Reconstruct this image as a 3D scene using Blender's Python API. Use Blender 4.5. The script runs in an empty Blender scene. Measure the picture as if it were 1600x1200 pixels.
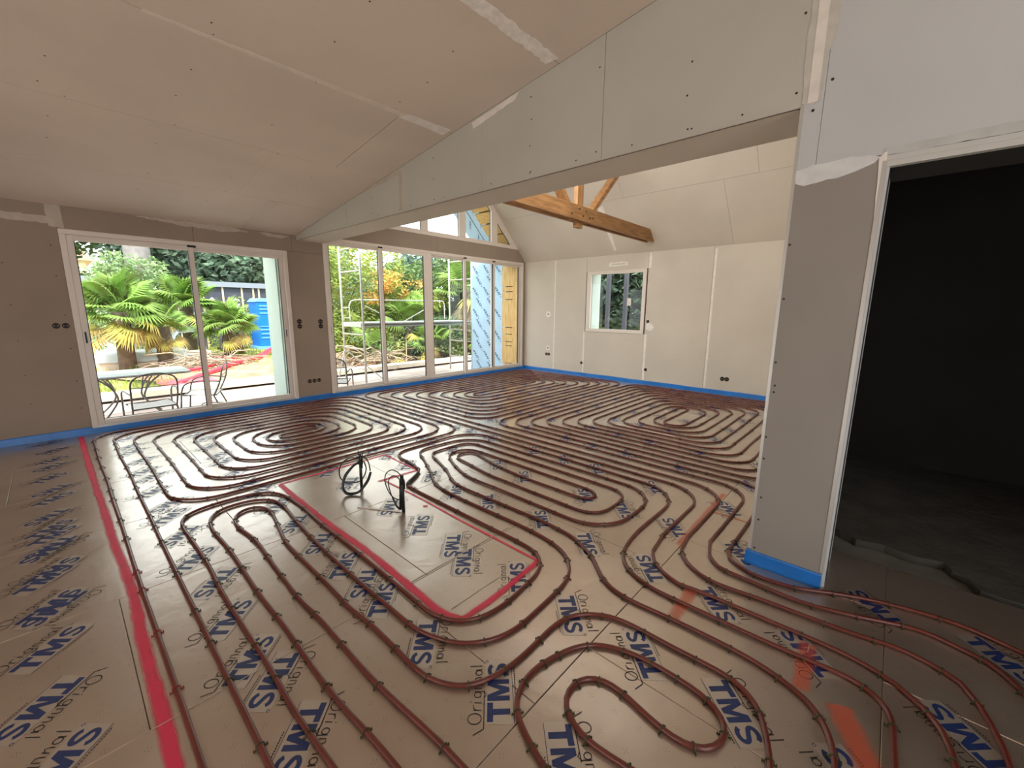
import bpy, bmesh, math, random
from mathutils import Vector, Matrix, noise
random.seed(7)
S = bpy.context.scene
COL = S.collection
# ------------------------------------------------------------------ camera
cam_data = bpy.data.cameras.new('camera'); cam = bpy.data.objects.new('camera', cam_data); COL.objects.link(cam)
S.camera = cam
cam_data.sensor_width = 36.0; cam_data.lens = 648.745/1600*36.0; cam_data.clip_start = 0.05; cam_data.clip_end = 300
def _cam():
    yaw, pit, rol = [math.radians(a) for a in (47.7202, 10.2458, 0.4595)]
    f = Vector((math.sin(yaw)*math.cos(pit), math.cos(yaw)*math.cos(pit), -math.sin(pit)))
    r = Vector((math.cos(yaw), -math.sin(yaw), 0)); u = r.cross(f)
    r2 = math.cos(rol)*r + math.sin(rol)*u; u2 = -math.sin(rol)*r + math.cos(rol)*u
    m = Matrix.Identity(4)
    for i in range(3):
        m[i][0] = r2[i]; m[i][1] = u2[i]; m[i][2] = -f[i]
    m[0][3], m[1][3], m[2][3] = 0, 0, 1.40
    return m
cam.matrix_world = _cam()
# ------------------------------------------------------------------ world, sun, added fill lamps out of view, exposure
W = bpy.data.worlds.new('world'); S.world = W; W.use_nodes = True
wn = W.node_tree.nodes; wn.clear()
wo = wn.new('ShaderNodeOutputWorld'); wb = wn.new('ShaderNodeBackground')
wb.inputs['Color'].default_value = (0.93, 0.97, 1.0, 1); wb.inputs['Strength'].default_value = 4.0
W.node_tree.links.new(wb.outputs[0], wo.inputs[0])
def lamp(name, kind, loc, direction, energy, color=(1, 1, 1), size=None, sy=None, angle=None):
    d = bpy.data.lights.new(name, kind); d.energy = energy; d.color = color
    if size: d.shape = 'RECTANGLE'; d.size = size; d.size_y = sy
    if angle: d.angle = angle
    o = bpy.data.objects.new(name, d); COL.objects.link(o); o.location = loc
    o.rotation_euler = Vector(direction).to_track_quat('-Z', 'Y').to_euler()
    return o
lamp('sun', 'SUN', (0, -5, 20), (0.35, 0.62, -1.0), 5.6, (1.0, 0.95, 0.88), angle=math.radians(3))
# fill lamp added at the unseen rear opening (outside the frame)
lamp('rear_fill', 'AREA', (-0.6, -3.75, 1.5), (0.25, 1, 0.35), 32, (0.86, 0.93, 1.0), 2.4, 1.9)
# fill lamp added low at the left wall, aimed upward (outside the frame)
lamp('left_fill', 'AREA', (-4.28, 1.9, .72), (1, 0.05, .95), 58, (1.0, 0.96, 0.93), 5.0, 1.0)
# fill lamp added under the left vault slope (behind the beam, out of view)
lamp('vault_fill', 'AREA', (3.95, 3.1, 3.42), (1, 0, -1), 80, (1.0, 0.96, 0.90), 3.2, 1.3)
S.view_settings.view_transform = 'Standard'; S.view_settings.look = 'None'; S.view_settings.gamma = 1.0
S.view_settings.use_curve_mapping = False; S.view_settings.exposure = 0.0

# ------------------------------------------------------------------ helpers
def lin(r, g, b):
    f = lambda c: c/255/12.92 if c <= 10 else ((c/255+0.055)/1.055)**2.4
    return (f(r), f(g), f(b), 1)
def newmat(name):
    m = bpy.data.materials.new(name); m.use_nodes = True
    return m, m.node_tree.nodes, m.node_tree.links, m.node_tree.nodes['Principled BSDF']
def mat(name, col, rough=0.6, metal=0.0, var=0.0, scale=5.0, bump=0.0, bscale=60.0, spec=0.5, island=0.0, detail=4.0, trans=0.0, coat=0.0, col2=None, stretch=None):
    m, N, L, P = newmat(name)
    P.inputs['Roughness'].default_value = rough; P.inputs['Metallic'].default_value = metal
    P.inputs['Specular IOR Level'].default_value = spec; P.inputs['Coat Weight'].default_value = coat
    P.inputs['Coat Roughness'].default_value = 0.25
    tc = N.new('ShaderNodeTexCoord'); vec = tc.outputs['Object']
    if stretch:
        mp = N.new('ShaderNodeMapping'); mp.inputs['Scale'].default_value = stretch
        L.new(vec, mp.inputs[0]); vec = mp.outputs[0]
    c2 = col2 if col2 else tuple(c*(1-var) for c in col[:3])+(1,)
    c1 = col if col2 else tuple(min(1, c*(1+var)) for c in col[:3])+(1,)
    if var or col2:
        n = N.new('ShaderNodeTexNoise'); n.inputs['Scale'].default_value = scale; n.inputs['Detail'].default_value = detail
        L.new(vec, n.inputs['Vector'])
        r = N.new('ShaderNodeValToRGB'); r.color_ramp.elements[0].position = 0.35; r.color_ramp.elements[1].position = 0.65
        r.color_ramp.elements[0].color = c2; r.color_ramp.elements[1].color = c1
        L.new(n.outputs['Fac'], r.inputs[0]); out = r.outputs[0]
    else:
        rgb = N.new('ShaderNodeRGB'); rgb.outputs[0].default_value = col; out = rgb.outputs[0]
    if island:
        g = N.new('ShaderNodeNewGeometry'); h = N.new('ShaderNodeHueSaturation')
        a = N.new('ShaderNodeMath'); a.operation = 'MULTIPLY_ADD'; a.inputs[1].default_value = island*2; a.inputs[2].default_value = 1-island
        L.new(g.outputs['Random Per Island'], a.inputs[0]); L.new(a.outputs[0], h.inputs['Value'])
        a2 = N.new('ShaderNodeMath'); a2.operation = 'MULTIPLY_ADD'; a2.inputs[1].default_value = 0.05; a2.inputs[2].default_value = 0.475
        L.new(g.outputs['Random Per Island'], a2.inputs[0]); L.new(a2.outputs[0], h.inputs['Hue'])
        L.new(out, h.inputs['Color']); out = h.outputs[0]
    L.new(out, P.inputs['Base Color'])
    if bump:
        nb = N.new('ShaderNodeTexNoise'); nb.inputs['Scale'].default_value = bscale; nb.inputs['Detail'].default_value = 5
        L.new(vec, nb.inputs['Vector'])
        b = N.new('ShaderNodeBump'); b.inputs['Strength'].default_value = bump; b.inputs['Distance'].default_value = 0.01
        L.new(nb.outputs['Fac'], b.inputs['Height']); L.new(b.outputs[0], P.inputs['Normal'])
    if trans:
        tr = N.new('ShaderNodeBsdfTranslucent'); mx = N.new('ShaderNodeMixShader'); mx.inputs[0].default_value = trans
        L.new(out, tr.inputs['Color']); L.new(P.outputs[0], mx.inputs[1]); L.new(tr.outputs[0], mx.inputs[2])
        L.new(mx.outputs[0], N['Material Output'].inputs['Surface'])
    return m
def mesh_obj(name, verts, faces, m, parent=None, midx=None, smooth=False, bevel=0.0, kind=None, label=None):
    me = bpy.data.meshes.new(name)
    off = Vector((0, 0, 0))
    p = parent
    while p is not None:
        off += p.location; p = p.parent
    me.from_pydata([(v[0]-off.x, v[1]-off.y, v[2]-off.z) for v in verts], [], faces)
    for mm in (m if isinstance(m, (list, tuple)) else [m]): me.materials.append(mm)
    if midx: me.polygons.foreach_set('material_index', midx)
    if smooth: me.polygons.foreach_set('use_smooth', [True]*len(me.polygons))
    me.update()
    o = bpy.data.objects.new(name, me); COL.objects.link(o)
    if parent is not None: o.parent = parent
    if bevel:
        b = o.modifiers.new('bevel', 'BEVEL'); b.width = bevel; b.segments = 2; b.limit_method = 'ANGLE'
    if kind: o['kind'] = kind
    if label: o['label'] = label
    return o
class MB:
    def __init__(s): s.v = []; s.f = []; s.m = []
    def add(s, vs, fs, mi=0):
        n = len(s.v); s.v += [tuple(v) for v in vs]; s.f += [tuple(i+n for i in f) for f in fs]; s.m += [mi]*len(fs); return s
    def box(s, x0, x1, y0, y1, z0, z1, mi=0):
        vs = [(x, y, z) for x in (x0, x1) for y in (y0, y1) for z in (z0, z1)]
        return s.add(vs, [(0, 1, 3, 2), (4, 6, 7, 5), (0, 4, 5, 1), (2, 3, 7, 6), (0, 2, 6, 4), (1, 5, 7, 3)], mi)
    def obox(s, mtx, sx, sy, sz, mi=0):
        vs = [mtx @ Vector((x*sx/2, y*sy/2, z*sz/2)) for x in (-1, 1) for y in (-1, 1) for z in (-1, 1)]
        return s.add(vs, [(0, 1, 3, 2), (4, 6, 7, 5), (0, 4, 5, 1), (2, 3, 7, 6), (0, 2, 6, 4), (1, 5, 7, 3)], mi)
    def bar(s, a, b, w, h, mi=0, up=(0, 0, 1)):
        a, b = Vector(a), Vector(b); d = (b-a); l = d.length; d.normalize(); u = Vector(up)
        if abs(d.dot(u)) > .99: u = Vector((0, 1, 0))
        r = d.cross(u).normalized(); u = r.cross(d)
        m = Matrix((r, d, u)).transposed().to_4x4(); m.translation = (a+b)/2
        return s.obox(m, w, l, h, mi)
    def prism(s, poly, t, axis=1, base=0.0, mi=0):
        # poly: (a, b) pairs in the plane normal to axis, thickness t from base
        n = len(poly)
        def P(a, b, c): return {0: (c, a, b), 1: (a, c, b), 2: (a, b, c)}[axis]
        vs = [P(a, b, base) for a, b in poly]+[P(a, b, base+t) for a, b in poly]
        fs = [tuple(range(n))[::-1], tuple(range(n, 2*n))]+[(i, (i+1) % n, (i+1) % n+n, i+n) for i in range(n)]
        return s.add(vs, fs, mi)
    def tube(s, pts, r, n=8, closed=False, mi=0, cap=True, rfun=None):
        pts = [Vector(p) for p in pts]; k = len(pts); rings = []
        up = Vector((0, 0, 1)); base = len(s.v)
        prev = None
        for i, p in enumerate(pts):
            a = pts[(i-1) % k] if (closed or i > 0) else p; b = pts[(i+1) % k] if (closed or i < k-1) else p
            d = (b-a)
            if d.length < 1e-9: d = Vector((1, 0, 0))
            d.normalize()
            if prev is None:
                u = up if abs(d.dot(up)) < .95 else Vector((0, 1, 0))
                side = d.cross(u).normalized()
            else:
                side = prev-d*prev.dot(d)
                side = side.normalized() if side.length > 1e-6 else d.orthogonal().normalized()
            prev = side; u = side.cross(d)
            rr = rfun(i/(k-1)) if rfun else r
            for j in range(n):
                t = 2*math.pi*j/n; s.v.append(tuple(p+side*math.cos(t)*rr+u*math.sin(t)*rr))
        segs = k if closed else k-1
        for i in range(segs):
            for j in range(n):
                a = base+i*n+j; b = base+i*n+(j+1) % n; c = base+((i+1) % k)*n+(j+1) % n; d_ = base+((i+1) % k)*n+j
                s.f.append((a, b, c, d_)); s.m.append(mi)
        if cap and not closed:
            s.f.append(tuple(base+j for j in range(n))[::-1]); s.m.append(mi)
            s.f.append(tuple(base+(k-1)*n+j for j in range(n))); s.m.append(mi)
        return s
    def ribbon(s, pts, w, z, mi=0):
        pts = [Vector((p[0], p[1], 0)) for p in pts]; n = len(pts); base = len(s.v)
        for i, p in enumerate(pts):
            d = pts[min(i+1, n-1)]-pts[max(i-1, 0)]; d.normalize(); q = Vector((-d.y, d.x, 0))
            s.v.append((p.x+q.x*w/2, p.y+q.y*w/2, z)); s.v.append((p.x-q.x*w/2, p.y-q.y*w/2, z))
        for i in range(n-1):
            a = base+2*i; s.f.append((a, a+1, a+3, a+2)); s.m.append(mi)
        return s
    def build(s, name, m, parent=None, **k):
        return mesh_obj(name, s.v, s.f, m, parent, midx=s.m, **k)
def empty(name, loc, label=None, cat=None, group=None, kind=None, parent=None):
    o = bpy.data.objects.new(name, None); COL.objects.link(o); o.location = loc; o.empty_display_size = 0.1
    if parent is not None:
        o.parent = parent
    return tag(o, label, cat, group, kind)
def tag(o, label=None, cat=None, group=None, kind=None):
    if label: o['label'] = label
    if cat: o['category'] = cat
    if group: o['group'] = group
    if kind: o['kind'] = kind
    return o
def copy_tree(o, parent=None):
    c = o.copy(); COL.objects.link(c)
    if parent is not None: c.parent = parent
    for ch in list(o.children): copy_tree(ch, c)
    return c
def smooth_path(pts, step=0.05):
    pts = [Vector(p) for p in pts]
    q = [pts[0]]
    for p in pts[1:]:
        if (p-q[-1]).length > 0.02: q.append(p)
    pts = q; out = []
    for i in range(len(pts)-1):
        p0 = pts[max(i-1, 0)]; p1 = pts[i]; p2 = pts[i+1]; p3 = pts[min(i+2, len(pts)-1)]
        n = max(1, int((p2-p1).length/step))
        for j in range(n):
            t = j/n
            out.append(0.5*((2*p1)+(-p0+p2)*t+(2*p0-5*p1+4*p2-p3)*t*t+(-p0+3*p1-3*p2+p3)*t**3))
    out.append(pts[-1]); return out
def fillet(pts, r, step=0.15):
    # rounded polyline in the floor plane; returns dense points
    pts = [Vector((p[0], p[1], 0)) for p in pts]; rs = [p[2] if len(p) > 2 else r for p in []]
    out = [pts[0]]
    for i in range(1, len(pts)-1):
        a, b, c = pts[i-1], pts[i], pts[i+1]
        d1 = (a-b); d2 = (c-b); l1, l2 = d1.length, d2.length
        rr = min(r, l1*0.49 if i > 1 else l1*.9, l2*0.49 if i < len(pts)-2 else l2*.9)
        d1.normalize(); d2.normalize()
        s0 = b+d1*rr; s1 = b+d2*rr; n = 9
        for j in range(n+1):
            t = j/n
            # circular-ish blend
            k = 0.55
            c1 = s0+(b-s0)*k; c2 = s1+(b-s1)*k
            out.append(s0*(1-t)**3+c1*3*t*(1-t)**2+c2*3*t*t*(1-t)+s1*t**3)
    out.append(pts[-1])
    res = [out[0]]
    for p in out[1:]:
        d = (p-res[-1]).length
        if d < 1e-4: continue
        n = max(1, int(d/0.4)); q = res[-1].copy()
        for j in range(1, n+1): res.append(q.lerp(p, j/n))
    return res

# ------------------------------------------------------------------ constants of the place
YA, XB, XC, XC2 = 6.43, 7.49, 2.485, 2.856      # window wall, right wall, beam front, beam back
YE = 6.97                                        # outer face of the window wall
CE = lambda y: 2.40+0.132*(6.43-y)               # left ceiling height
SL = lambda x: 9.93-x                            # right vault slope
RX = 5.173                                       # ridge
ZT, ZG = -0.38, -0.48                            # terrace, garden

M = {}
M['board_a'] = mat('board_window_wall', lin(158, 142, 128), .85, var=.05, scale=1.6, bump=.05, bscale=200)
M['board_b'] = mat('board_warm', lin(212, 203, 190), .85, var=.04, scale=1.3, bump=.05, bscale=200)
M['board_c'] = mat('board_ceiling', lin(222, 207, 192), .8, var=.05, scale=1.1, bump=.05, bscale=200)
M['board_beam'] = mat('board_greenish', lin(196, 194, 184), .8, var=.04, scale=1.3, bump=.05, bscale=200)
M['board_grey'] = mat('board_cool_grey', lin(204, 207, 208), .7, var=.04, scale=1.0, bump=.05, bscale=200)
M['plaster'] = mat('joint_compound', lin(240, 234, 226), .75, var=.06, scale=14, bump=.2, bscale=90)
M['gap'] = mat('joint_shadow', lin(96, 86, 76), .95)
M['screw'] = mat('screw_head', lin(38, 34, 32), .5)
M['white'] = mat('white_lacquered_frame', lin(232, 222, 212), .4, var=.02, scale=3)
M['whitealu'] = mat('grey_aluminium', lin(205, 205, 204), .35, metal=.3)
M['black'] = mat('black_rubber', lin(24, 23, 23), .5)
M['bead'] = mat('corner_bead', lin(196, 193, 187), .4, metal=.3)
M['wood'] = mat('truss_timber', lin(170, 126, 80), .6, col2=lin(138, 98, 58), scale=3.0, detail=7, stretch=(1.2, 9, 9), bump=.1, bscale=30)
M['woodz'] = mat('truss_timber_vertical', lin(184, 140, 92), .6, col2=lin(148, 106, 64), scale=3.0, detail=7, stretch=(9, 9, 1.2), bump=.1, bscale=30)
M['pine'] = mat('pale_pine', lin(226, 190, 126), .65, col2=lin(206, 162, 98), scale=4, detail=6, stretch=(6, 6, 1))
M['dark'] = mat('dark_void', lin(20, 18, 16), .9)
M['foam'] = mat('blue_foam_strip', lin(28, 118, 205), .35, var=.12, scale=6, bump=.15, bscale=25, coat=.3)
M['concrete'] = mat('raw_concrete', lin(120, 116, 108), .9, var=.18, scale=5, bump=.5, bscale=18)
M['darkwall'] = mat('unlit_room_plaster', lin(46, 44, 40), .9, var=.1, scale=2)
M['green'] = mat('reveal_green_membrane', lin(196, 212, 202), .6, var=.03, scale=3)
# glass
gm, N, L, P = newmat('window_glass'); N.remove(P)
g1 = N.new('ShaderNodeBsdfTransparent'); g1.inputs[0].default_value = (0.95, 0.97, 0.96, 1)
g2 = N.new('ShaderNodeBsdfGlossy'); g2.inputs['Roughness'].default_value = 0.01
fr = N.new('ShaderNodeFresnel'); fr.inputs['IOR'].default_value = 1.45
mx = N.new('ShaderNodeMixShader'); gg = N.new('ShaderNodeNewGeometry'); iv = N.new('ShaderNodeMath'); iv.operation = 'SUBTRACT'; iv.inputs[0].default_value = 1; L.new(gg.outputs['Backfacing'], iv.inputs[1])
fm_ = N.new('ShaderNodeMath'); fm_.operation = 'MULTIPLY'; L.new(fr.outputs[0], fm_.inputs[0]); L.new(iv.outputs[0], fm_.inputs[1]); L.new(fm_.outputs[0], mx.inputs[0]); L.new(g1.outputs[0], mx.inputs[1]); L.new(g2.outputs[0], mx.inputs[2])
L.new(mx.outputs[0], N['Material Output'].inputs['Surface']); M['glass'] = gm

# floor foil material: kraft aluminium facing with printed registration dots
fm, N, L, P = newmat('kraft_foil_facing')
ge = N.new('ShaderNodeNewGeometry')
n1 = N.new('ShaderNodeTexNoise'); n1.inputs['Scale'].default_value = 1.3; n1.inputs['Detail'].default_value = 5; L.new(ge.outputs['Position'], n1.inputs['Vector'])
cr = N.new('ShaderNodeValToRGB'); cr.color_ramp.elements[0].position = .3; cr.color_ramp.elements[1].position = .7
cr.color_ramp.elements[0].color = lin(192, 175, 157); cr.color_ramp.elements[1].color = lin(210, 194, 178); L.new(n1.outputs['Fac'], cr.inputs[0])
def vm(op, a=None, b=None, va=None, vb=None):
    n = N.new('ShaderNodeVectorMath'); n.operation = op
    if a is not None: L.new(a, n.inputs[0])
    if va is not None: n.inputs[0].default_value = va
    if b is not None: L.new(b, n.inputs[1])
    if vb is not None: n.inputs[1].default_value = vb
    return n
def mt(op, a=None, b=None, va=None, vb=None):
    n = N.new('ShaderNodeMath'); n.operation = op
    if a is not None: L.new(a, n.inputs[0])
    if va is not None: n.inputs[0].default_value = va
    if b is not None: L.new(b, n.inputs[1])
    if vb is not None: n.inputs[1].default_value = vb
    return n.outputs[0]
q = vm('SUBTRACT', ge.outputs['Position'], vb=(0.601-.0943*.5, 1.032-.0943*.5, 0)); q = vm('WRAP', q.outputs[0], vb=(.0943, .0943, 1)); q.inputs[2].default_value = (0, 0, -1)
q = vm('SUBTRACT', q.outputs[0], vb=(.04715, .04715, 0)); q = vm('MULTIPLY', q.outputs[0], vb=(1, 1, 0)); q = vm('ABSOLUTE', q.outputs[0])
d1 = vm('DISTANCE', q.outputs[0], vb=(.0085, 0, 0)).outputs['Value']; d2 = vm('DISTANCE', q.outputs[0], vb=(0, .0085, 0)).outputs['Value']
d3 = vm('DISTANCE', q.outputs[0], vb=(0, 0, 0)).outputs['Value']
dd = mt('MINIMUM', mt('MINIMUM', d1, d2), mt('ADD', d3, vb=.0002))
dot = mt('MULTIPLY', mt('LESS_THAN', dd, vb=.0015), vb=.65)
mc = N.new('ShaderNodeMix'); mc.data_type = 'RGBA'; L.new(dot, mc.inputs[0]); L.new(cr.outputs[0], mc.inputs[6]); mc.inputs[7].default_value = lin(70, 60, 55)
# pale dusty scuffs
n3 = N.new('ShaderNodeTexNoise'); n3.inputs['Scale'].default_value = 5; n3.inputs['Detail'].default_value = 7; L.new(ge.outputs['Position'], n3.inputs['Vector'])
c3 = N.new('ShaderNodeValToRGB'); c3.color_ramp.elements[0].position = .55; c3.color_ramp.elements[1].position = .8; c3.color_ramp.elements[1].color = (.25, .25, .25, 1); L.new(n3.outputs['Fac'], c3.inputs[0])
m2 = N.new('ShaderNodeMix'); m2.data_type = 'RGBA'; L.new(c3.outputs[0], m2.inputs[0]); L.new(mc.outputs[2], m2.inputs[6]); m2.inputs[7].default_value = lin(214, 206, 196)
L.new(m2.outputs[2], P.inputs['Base Color'])
P.inputs['Roughness'].default_value = .42; P.inputs['Specular IOR Level'].default_value = .6; P.inputs['Coat Weight'].default_value = 1.0; P.inputs['Coat Roughness'].default_value = .2; P.inputs['Metallic'].default_value = .72
mr = N.new('ShaderNodeMapRange'); mr.inputs[3].default_value = .24; mr.inputs[4].default_value = .42; L.new(n3.outputs['Fac'], mr.inputs[0]); L.new(mr.outputs[0], P.inputs['Roughness'])
nb = N.new('ShaderNodeTexNoise'); nb.inputs['Scale'].default_value = 6; nb.inputs['Detail'].default_value = 6; nb.inputs['Distortion'].default_value = .6; L.new(ge.outputs['Position'], nb.inputs['Vector'])
bp = N.new('ShaderNodeBump'); bp.inputs['Strength'].default_value = .22; bp.inputs['Distance'].default_value = .012; L.new(nb.outputs['Fac'], bp.inputs['Height']); L.new(bp.outputs[0], P.inputs['Normal']); L.new(bp.outputs[0], P.inputs['Coat Normal'])
M['foil'] = fm
M['blue_ink'] = mat('blue_print', lin(34, 52, 104), .45, var=.1, scale=30, coat=.1)
M['black_ink'] = mat('black_print', lin(34, 30, 30), .5)
M['pale_ink'] = mat('pale_print_ground', lin(202, 190, 176), .4, coat=.6, metal=.6)
def spray(name, col, dmax=.85):
    m, N, L, P = newmat(name)
    P.inputs['Base Color'].default_value = col; P.inputs['Roughness'].default_value = .6
    tc = N.new('ShaderNodeTexCoord'); n = N.new('ShaderNodeTexNoise'); n.inputs['Scale'].default_value = 9; n.inputs['Detail'].default_value = 6
    ge = N.new('ShaderNodeNewGeometry'); L.new(ge.outputs['Position'], n.inputs['Vector'])
    at = N.new('ShaderNodeAttribute'); at.attribute_name = 'dens'
    a = N.new('ShaderNodeMath'); a.operation = 'MULTIPLY_ADD'; a.inputs[1].default_value = .9; L.new(n.outputs['Fac'], a.inputs[0]); 
    s2 = N.new('ShaderNodeMath'); s2.operation = 'SUBTRACT'; L.new(at.outputs['Fac'], s2.inputs[0]); s2.inputs[1].default_value = .35
    L.new(s2.outputs[0], a.inputs[2]); a.use_clamp = True
    mrr = N.new('ShaderNodeMapRange'); mrr.inputs[1].default_value = .12; mrr.inputs[2].default_value = 1.05; L.new(a.outputs[0], mrr.inputs[0])
    mu = N.new('ShaderNodeMath'); mu.operation = 'MULTIPLY'; mu.inputs[1].default_value = dmax; L.new(mrr.outputs[0], mu.inputs[0])
    L.new(mu.outputs[0], P.inputs['Alpha'])
    return m
M['pink'] = spray('pink_marking_paint', lin(246, 52, 96))
M['orange'] = spray('orange_marking_paint', lin(240, 98, 58), .45)

# ================================================================== FLOOR
floor = tag(bpy.data.objects.new('floor', None), 'floor of kraft-faced insulation boards printed with blue and black lettering', kind='structure'); COL.objects.link(floor)
MB().box(-4.4, 7.6, -4.2, 6.55, -.16, -.05).box(2.9, 7.6, -4.2, .5, -.05, -.049).build('slab', M['concrete'], floor)
PX, PY = 1.13, 0.938
panel_mesh = {}
def panel(x0, x1, y0, y1):
    g = .0009
    w, h = round(x1-x0, 3), round(y1-y0, 3)
    if (w, h) not in panel_mesh:
        # chamfered slab, a little sunk at its edges
        c = .0022
        vs = [(g, g, -.05), (w-g, g, -.05), (w-g, h-g, -.05), (g, h-g, -.05), (g, g, -c), (w-g, g, -c), (w-g, h-g, -c), (g, h-g, -c),
              (g+c, g+c, 0), (w-g-c, g+c, 0), (w-g-c, h-g-c, 0), (g+c, h-g-c, 0)]
        fs = [(0, 3, 2, 1), (8, 9, 10, 11)]
        for a in (0, 4):
            for i in range(4): fs.append((a+i, a+(i+1) % 4, a+4+(i+1) % 4, a+4+i))
        me = bpy.data.meshes.new('insulation_panel'); me.from_pydata(vs, [], fs); me.materials.append(M['foil']); panel_mesh[(w, h)] = me
    o = bpy.data.objects.new('insulation_panel', panel_mesh[(w, h)]); COL.objects.link(o); o.parent = floor; o.location = (x0, y0, 0)
    return o
panels = []
rows = [-3.9, -2.96, -2.02, -1.08, -.14, .785, 1.67, 2.61, 3.545, 4.48, 5.42, 6.36, 6.43]
offs = [.1, .6, .3, .85, .22, 1.0, .05, .65, .15, .75, .3, .8, .2]
for i in range(len(rows)-1):
    xmax = XB if rows[i] > .4 else 2.97
    x = -4.2; xs = [x]
    nx = offs[i]-PX*6
    while nx < xmax:
        if nx > x+.1: xs.append(round(nx, 3))
        nx += PX
    xs.append(xmax)
    for a, b in zip(xs[:-1], xs[1:]):
        if b-a > .02: panels.append((panel(a, b, rows[i], rows[i+1]), a, b, rows[i], rows[i+1]))

for a, b_ in ((2.97, 4.1), (4.1, 5.23), (5.23, 6.36), (6.36, 7.49)): panels.append((panel(a, b_, .444, .785), a, b_, .444, .785))
# printed logo: blue T M S, a registered ring, the handwritten word in a flag line, fine border line
def logo_mesh():
    b = MB(); z = .0009; H = .082
    b.add([(-.135, -.052, .0004), (.128, -.052, .0004), (.135, .05, .0004), (-.128, .05, .0004)], [(0, 1, 2, 3)], 2)
    def poly(p, mi=0): b.add([(x, y, z) for x, y in p], [tuple(range(len(p)))], mi)
    t = .021; y0, y1 = -.041, .041
    poly([(-.122, y1-t), (-.05, y1-t), (-.05, y1), (-.122, y1)]); poly([(-.097, y0), (-.075, y0), (-.075, y1-t), (-.097, y1-t)])
    x = -.044; w = .088
    poly([(x, y0), (x+.02, y0), (x+.02, y1), (x, y1)]); poly([(x+w-.02, y0), (x+w, y0), (x+w, y1), (x+w-.02, y1)])
    poly([(x+.02, y1), (x+.02, y1-.034), (x+w/2-.009, y0), (x+w/2, y0), (x+w/2, y0+.035), (x+.024, y1)])
    poly([(x+w/2, y0), (x+w/2+.009, y0), (x+w-.02, y1-.034), (x+w-.02, y1), (x+w-.024, y1), (x+w/2, y0+.035)])
    sx = .086; pts = []
    for a in range(15, 251, 20): pts.append((sx+.0225*math.cos(math.radians(a)), .0190+.0145*math.sin(math.radians(a))))
    for a in range(70, -171, -20): pts.append((sx+.0235*math.cos(math.radians(a)), -.0175+.0160*math.sin(math.radians(a))))
    # S drawn as one thick stroke
    b.ribbon(pts, .0155, z)
    ring = [(.128+.005*math.cos(t_), .043+.005*math.sin(t_)) for t_ in [k*math.pi/4 for k in range(9)]]
    b.ribbon(ring, .002, z)
    lw = .0033
    b.ribbon([(-.13, -.053), (.13, -.053)], .0018, z, 0)
    for k in range(16): b.ribbon([(-.02+k*.0085, -.062), (-.015+k*.0085, -.0625)], .004, z, 1)
    # flag bracket and handwriting above
    yb = .052
    b.ribbon([(-.165, yb+.036), (-.148, yb+.006), (-.145, yb), (.0, yb)], lw, z, 1)
    def st(*p): b.ribbon([(-.128+x_*1.4, yb+.010+y_*1.4) for x_, y_ in p], lw, z, 1)
    O = [(.014+.014*math.cos(t_), .016+.017*math.sin(t_)) for t_ in [k*math.pi/7 for k in range(15)]]
    st(*O)
    st((.036, .0), (.037, .02)); st((.037, .014), (.043, .02), (.05, .02))
    st((.056, .0), (.057, .018)); st((.058, .026), (.06, .028))
    g = [(.079+.008*math.cos(t_), .01+.009*math.sin(t_)) for t_ in [k*math.pi/5 for k in range(11)]]
    st(*g); st((.088, .018), (.088, -.006), (.08, -.013), (.071, -.008))
    st((.097, .0), (.097, .018), (.106, .019), (.109, .012), (.109, .0)); st((.118, .0), (.119, .018))
    st((.119, .012), (.127, .019), (.131, .01), (.131, .0))
    a = [(.146+.008*math.cos(t_), .009+.009*math.sin(t_)) for t_ in [k*math.pi/5 for k in range(11)]]
    st(*a); st((.155, .018), (.156, .0)); st((.168, .0), (.168, .034))
    me = bpy.data.meshes.new('printed_lettering'); me.from_pydata(b.v, [], b.f)
    for mm in ('blue_ink', 'black_ink', 'pale_ink'): me.materials.append(M[mm])
    me.polygons.foreach_set('material_index', b.m); me.update()
    return me
LOGO = logo_mesh()
placed = []
def logo(x, y, deg):
    for (o, a, b, c, d) in panels:
        if a <= x < b and c <= y < d:
            l = bpy.data.objects.new('printed_lettering', LOGO); COL.objects.link(l); l.parent = o
            l.location = (x-a, y-c, 0.0002+len(placed) % 3*.0001); l.rotation_euler = (0, 0, math.radians(deg)); placed.append((x, y)); return
near = [(.95, .92, 45), (1.45, 1.79, -135), (1.39, 1.62, -135), (1.50, 1.31, 45), (.90, 1.31, -135), (1.46, .95, -135), (.91, .59, -135), (1.46, .25, -135),
        (1.48, .60, 45), (.37, 1.75, 45), (.40, 1.58, -135), (.38, 1.28, -135), (.38, 2.07, 45), (-.17, 3.80, 45), (-.17, 3.50, -135), (-.16, 3.17, 45), (-.17, 2.78, 45),
        (-.17, 2.42, 45), (-.2, 2.06, -135), (-.16, 1.74, 45), (2.02, 1.21, -135), (2.05, .83, 45), (1.89, -.35, 45), (2.07, 1.6, 45), (2.0, 2.05, -135), (1.95, 2.35, 45),
        (.92, 1.86, -135), (.92, 1.68, 45), (.40, 2.42, -135), (.92, 2.08, 45), (.92, 2.40, -135), (1.47, 2.13, 45), (1.46, 2.50, -135), (.36, .92, 45), (-.17, 1.38, -135),
        (2.0, .47, -135), (1.95, .1, 45), (2.58, .9, 45), (2.56, 1.25, -135), (2.58, 1.58, 45), (2.55, .5, -135), (2.5, -.1, 45), (2.45, -.5, -135), (1.45, -.1, 45)]
for a in near: logo(*a)
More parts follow.
